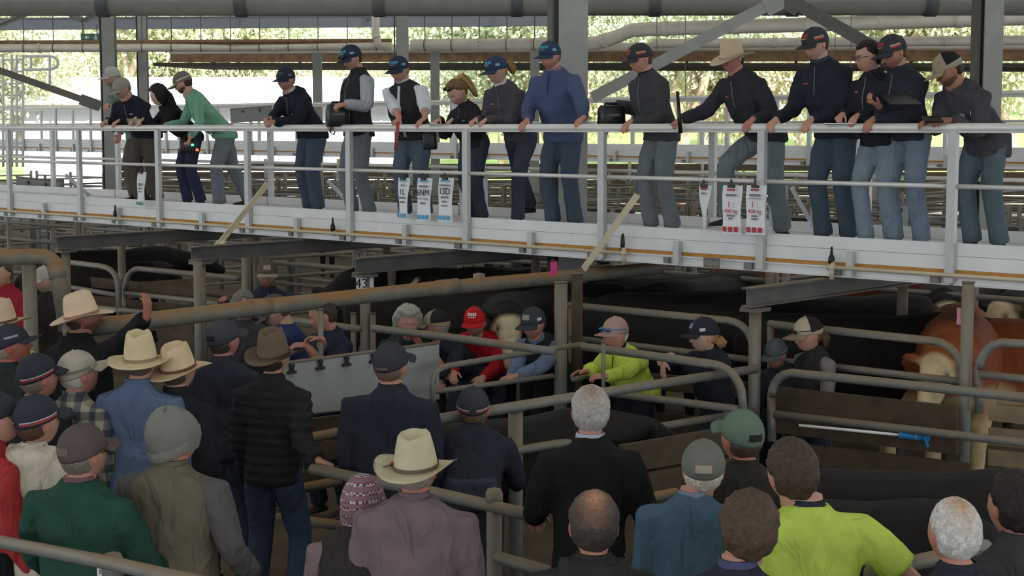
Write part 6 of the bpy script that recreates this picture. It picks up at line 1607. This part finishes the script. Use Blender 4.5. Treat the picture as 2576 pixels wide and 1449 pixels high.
# ================================================================== CATTLE
HEADS = {}
def cow_mesh(name, coat, face=None, belly=None, headpitch=0.0, headyaw=0.0, neck=.0, voxel=.024):
    """a beast standing along +Y, feet on z=0, withers about 1.3 m; one continuous mesh"""
    b = MB()
    X = Vector((1, 0, 0))
    def ring(y, z, w, h, n=16): return ringpts(Vector((0, y, z)), X, Z3, w, h, n, 2.3)
    b.loft([ring(-.95, 1.08, .06, .10), ring(-.90, 1.06, .19, .22), ring(-.72, 1.03, .27, .28), ring(-.45, .98, .29, .33), ring(-.1, .93, .32, .37), ring(.25, .93, .30, .37), ring(.52, .97, .26, .36), ring(.72, 1.03, .20, .30), ring(.86, 1.10, .14, .22)])
    c, s_ = math.cos(headyaw), math.sin(headyaw)
    nb = Vector((0, .72, 1.10)); nd = Vector((s_ * .8, c, neck)).normalized()
    pole_ = nb + nd * .46
    b.tube([nb - Vector((0, .15, .02)), nb + nd * .12, nb + nd * .30, pole_], [.25, .22, .17, .135], 14)
    hd = Vector((s_ * math.cos(headpitch), c * math.cos(headpitch), -math.sin(headpitch))).normalized()
    hs = hd.cross(Z3).normalized(); hu = hs.cross(hd).normalized()
    hr = []
    for tt, w, h, o in ((-.06, .06, .07, .0), (0, .105, .115, 0), (.10, .108, .125, -.01), (.22, .085, .105, -.02), (.34, .068, .082, -.02), (.42, .072, .075, -.02), (.47, .058, .055, -.02), (.485, .03, .03, -.02)):
        hr.append(ringpts(pole_ + hd * tt + hu * (o + .02), hs, hu, w, h, 14, 2.4))
    b.loft(hr)
    for sx in (-1, 1):
        e0 = pole_ + hs * sx * .09 + hu * .05 + hd * .02
        e1 = e0 + hs * sx * .17 - hu * .01 - hd * .02
        b.tube([e0, e0.lerp(e1, .4), e0.lerp(e1, .75), e1], [.03, .055, .05, .02], 8, up=hd, flat=.55)
        # legs: front with wrist, hind with stifle and hock
        b.tube([Vector((sx * .14, .55, .95)), Vector((sx * .16, .56, .72)), Vector((sx * .15, .58, .42)), Vector((sx * .15, .58, .36)), Vector((sx * .15, .57, .14)), Vector((sx * .15, .59, .0))], [.15, .105, .062, .062, .046, .06], 10)
        b.tube([Vector((sx * .15, -.68, 1.02)), Vector((sx * .18, -.58, .80)), Vector((sx * .17, -.70, .56)), Vector((sx * .16, -.84, .45)), Vector((sx * .16, -.80, .22)), Vector((sx * .16, -.77, .0))], [.19, .15, .085, .062, .05, .062], 10)
    b.tube([Vector((0, -.93, 1.2)), Vector((0, -1.02, 1.1)), Vector((0, -1.02, .7)), Vector((0, -1.0, .45))], [.04, .032, .022, .035], 7)
    coat_, face_, belly_ = np.array(srgb(*coat)), (np.array(srgb(*face)) if face else None), (np.array(srgb(*belly)) if belly else None)
    hp = np.array(pole_); hdn = np.array(hd)
    def post(o, me, co, no):
        n = len(co); col = np.tile(coat_, (n, 1))
        nz = np.array([mnoise.noise(Vector(tuple(q * 3.5))) for q in co])
        if belly_ is not None:
            m = np.clip((.86 - co[:, 2] + .25 * nz) / .12, 0, 1)[:, None]; col = col * (1 - m) + belly_ * m
        rel = (co - hp) @ hdn
        if face_ is not None:
            m = (np.clip((rel - .02 + .05 * nz) / .05, 0, 1) * (np.linalg.norm(co - hp, axis=1) < .62))[:, None]; col = col * (1 - m) + face_ * m
        m = ((rel > .40) & (np.linalg.norm(co - hp, axis=1) < .62)).astype(float)[:, None]
        muz = np.array(srgb(40, 34, 32)) if face_ is None else np.array(srgb(196, 160, 140))
        col = col * (1 - .8 * m) + muz * .8 * m
        hoof = (co[:, 2] < .07)[:, None] * 1.0; col = col * (1 - hoof) + np.array(srgb(50, 44, 38)) * hoof
        for sx in (-1, 1):
            ep = np.array(pole_ + hd * .14 + hs * sx * .095 + hu * .055)
            m = np.exp(-(np.linalg.norm(co - ep, axis=1) / .028) ** 2)[:, None]; col = col * (1 - m) + np.array(srgb(16, 12, 10)) * m
        at = me.color_attributes.new('Col', 'FLOAT_COLOR', 'POINT'); c4 = np.ones((n, 4)); c4[:, :3] = np.clip(col, 0, 1); at.data.foreach_set('color', c4.ravel())
        return co + no * (.008 * nz)[:, None]
    o = soft(b, name, COWM, None, voxel, 4, post)
    o['_'] = 0; del o['_']
    HEADS[o.name] = pole_.copy()
    return o, (pole_ + hs * .24 + hu * .02)
BLK = (37, 34, 32)
variants = {
    'a': cow_mesh('cow', BLK, headpitch=.35), 'b': cow_mesh('cow', BLK, headpitch=.9, neck=-.35, headyaw=.4), 'c': cow_mesh('cow', BLK, headyaw=-.9, headpitch=.45, neck=.15),
    'w': cow_mesh('cow', BLK, face=(206, 184, 148), headpitch=.7, headyaw=.5, neck=.1), 'x': cow_mesh('cow', BLK, face=(214, 194, 160), headpitch=.9, headyaw=-.6, neck=.2),
    'r': cow_mesh('cow', (140, 74, 42), face=(206, 184, 144), belly=(196, 172, 132), headpitch=.8, headyaw=.3), 'd': cow_mesh('cow', (92, 46, 32), face=(214, 196, 164), headpitch=.6, headyaw=-.3)}
flush_pending()
TAGY = mat('yellow_ear_tag', srgb(226, 214, 70), var=0)
TAGO = mat('white_ear_tag', srgb(216, 214, 206), var=0)
first_use = set()
def cow(kind, a_or_p, yaw, lab, sc=1.0, tagm=None):
    o, earp = variants[kind]
    p = a_or_p
    if kind in first_use:
        o2 = o.copy(); COL.objects.link(o2)
        for ch in list(o2.children): pass
        o = o2
    else: first_use.add(kind)
    o.location = p; o.rotation_euler = (0, 0, -math.radians(yaw)); o.scale = (sc, sc, sc)
    tag(o, lab, 'cow', 'cattle in the pens')
    if tagm:
        b = MB(); b.box(earp - Vector((0, 0, .05)), (.028, 0, 0), (0, .006, 0), (0, 0, .035))
        tg = mesh_obj('ear_tag', b.v, b.f, tagm, None, False); tg.parent = o
    return o
def gp(px, py, z):       # ground position below the point seen at (px,py) and lying z above ground
    q = PZ(px, py, z); q.z = 0; return q
# near pens
cow('a', gp(1270, 1050, 1.15), 62, 'black cow in the near pen behind grey-haired man in black jumper', .88, None)
cow('a', gp(2270, 1186, 1.17), 97, 'black cow with muddy back behind the hi-vis polo man', .9)
cow('b', gp(2080, 1260, 1.1), 100, 'black cow nearer us beside the hi-vis polo man\'s bare arm', .85)
# pens under and behind the walkway
def head_at(kind, px, py, s, yaw, lab, tagm=None):
    q = P(px, py, s); pl = HEADS[variants[kind][0].name] if variants[kind][0].name in HEADS else Vector((0, 1.15, 1.15))
    sc = max(.8, min(1.15, q.z / pl.z))
    off = Matrix.Rotation(-math.radians(yaw), 3, 'Z') @ pl * sc
    return cow(kind, Vector((q.x - off.x, q.y - off.y, 0)), yaw, lab, sc, tagm)
def back_at(kind, px, py, s, yaw, lab, tagm=None):
    q = P(px, py, s); sc = max(.8, min(1.15, q.z / 1.30))
    return cow(kind, Vector((q.x, q.y, 0)), yaw, lab, sc, tagm)
back_at('c', 1760, 722, 262, 70, 'large black cow filling the pen behind crossed-armed youth')
back_at('a', 1640, 760, 272, 120, 'black cow standing beyond rounded gate behind the hi-vis man')
head_at('x', 1275, 775, 282, 205, 'black cow with cream face behind the red-capped man')
head_at('w', 1572, 738, 255, 215, 'black cow with cream face looking out above hi-vis man')
back_at('a', 2180, 792, 290, 95, 'black cow behind young woman in trucker cap')
back_at('b', 2080, 742, 262, 110, 'black cow farther back behind young woman in trucker cap')
back_at('r', 2500, 800, 292, 95, 'red-brown cow with cream belly by the post with pink tag')
head_at('r', 2365, 912, 330, 196, 'cream-faced cow looking through the gate near the pink tag')
back_at('d', 2030, 668, 225, 100, 'dark red cow under the walkway above young woman in trucker cap')
head_at('x', 2375, 716, 262, 215, 'dark cow with pale face under the walkway by pink tag post')
head_at('w', 2530, 712, 262, 200, 'pale-faced cow at the edge under near end of walkway')
head_at('a', 845, 690, 236, 200, 'black cow with head up behind number plate 43')
head_at('w', 1078, 678, 228, 250, 'black cow with cream face lifted above header pipe', TAGO)
back_at('a', 1210, 668, 226, 100, 'black cow with long back under walkway beside the vent cap')
back_at('a', 1330, 722, 250, 80, 'black cow behind the red-capped and navy-capped men')
back_at('b', 1120, 735, 252, 100, 'black cow behind the curly grey-haired person')
back_at('a', 270, 628, 178, 65, 'black cow with yellow ear tag under far end of walkway', TAGY)
back_at('c', 230, 668, 190, 70, 'black cow behind rounded gates under far end of walkway')
head_at('x', 1365, 655, 206, 190, 'pale-faced cow peering out beside the bright pink tag')
back_at('b', 1680, 690, 236, 85, 'black cow under walkway beyond the diagonal prop')
for i, (a, b_) in enumerate(((2.0, 10.5), (5.2, 10.8), (8.4, 10.2), (12.0, 10.6), (15.5, 11.0), (19, 10.5), (6.5, 15.2), (11, 15.5), (16, 15.4), (21, 15.2), (-1.5, 10.4))):
    cow('ab'[i % 2], G(a, b_), 40 + 37 * i % 360, 'black cow in the far pens beyond walkway')

# ------------------------------------------------------------------ lettering becomes mesh
bpy.context.view_layer.update()
_dg = bpy.context.evaluated_depsgraph_get()
_fonts = [o for o in COL.objects if o.type == 'FONT']
_ms = [bpy.data.meshes.new_from_object(o.evaluated_get(_dg), depsgraph=_dg) for o in _fonts]
for o, me in zip(_fonts, _ms):
    n = bpy.data.objects.new('lettering', me); COL.objects.link(n)
    n.parent = o.parent; n.matrix_local = o.matrix_local.copy()
    bpy.data.objects.remove(o)
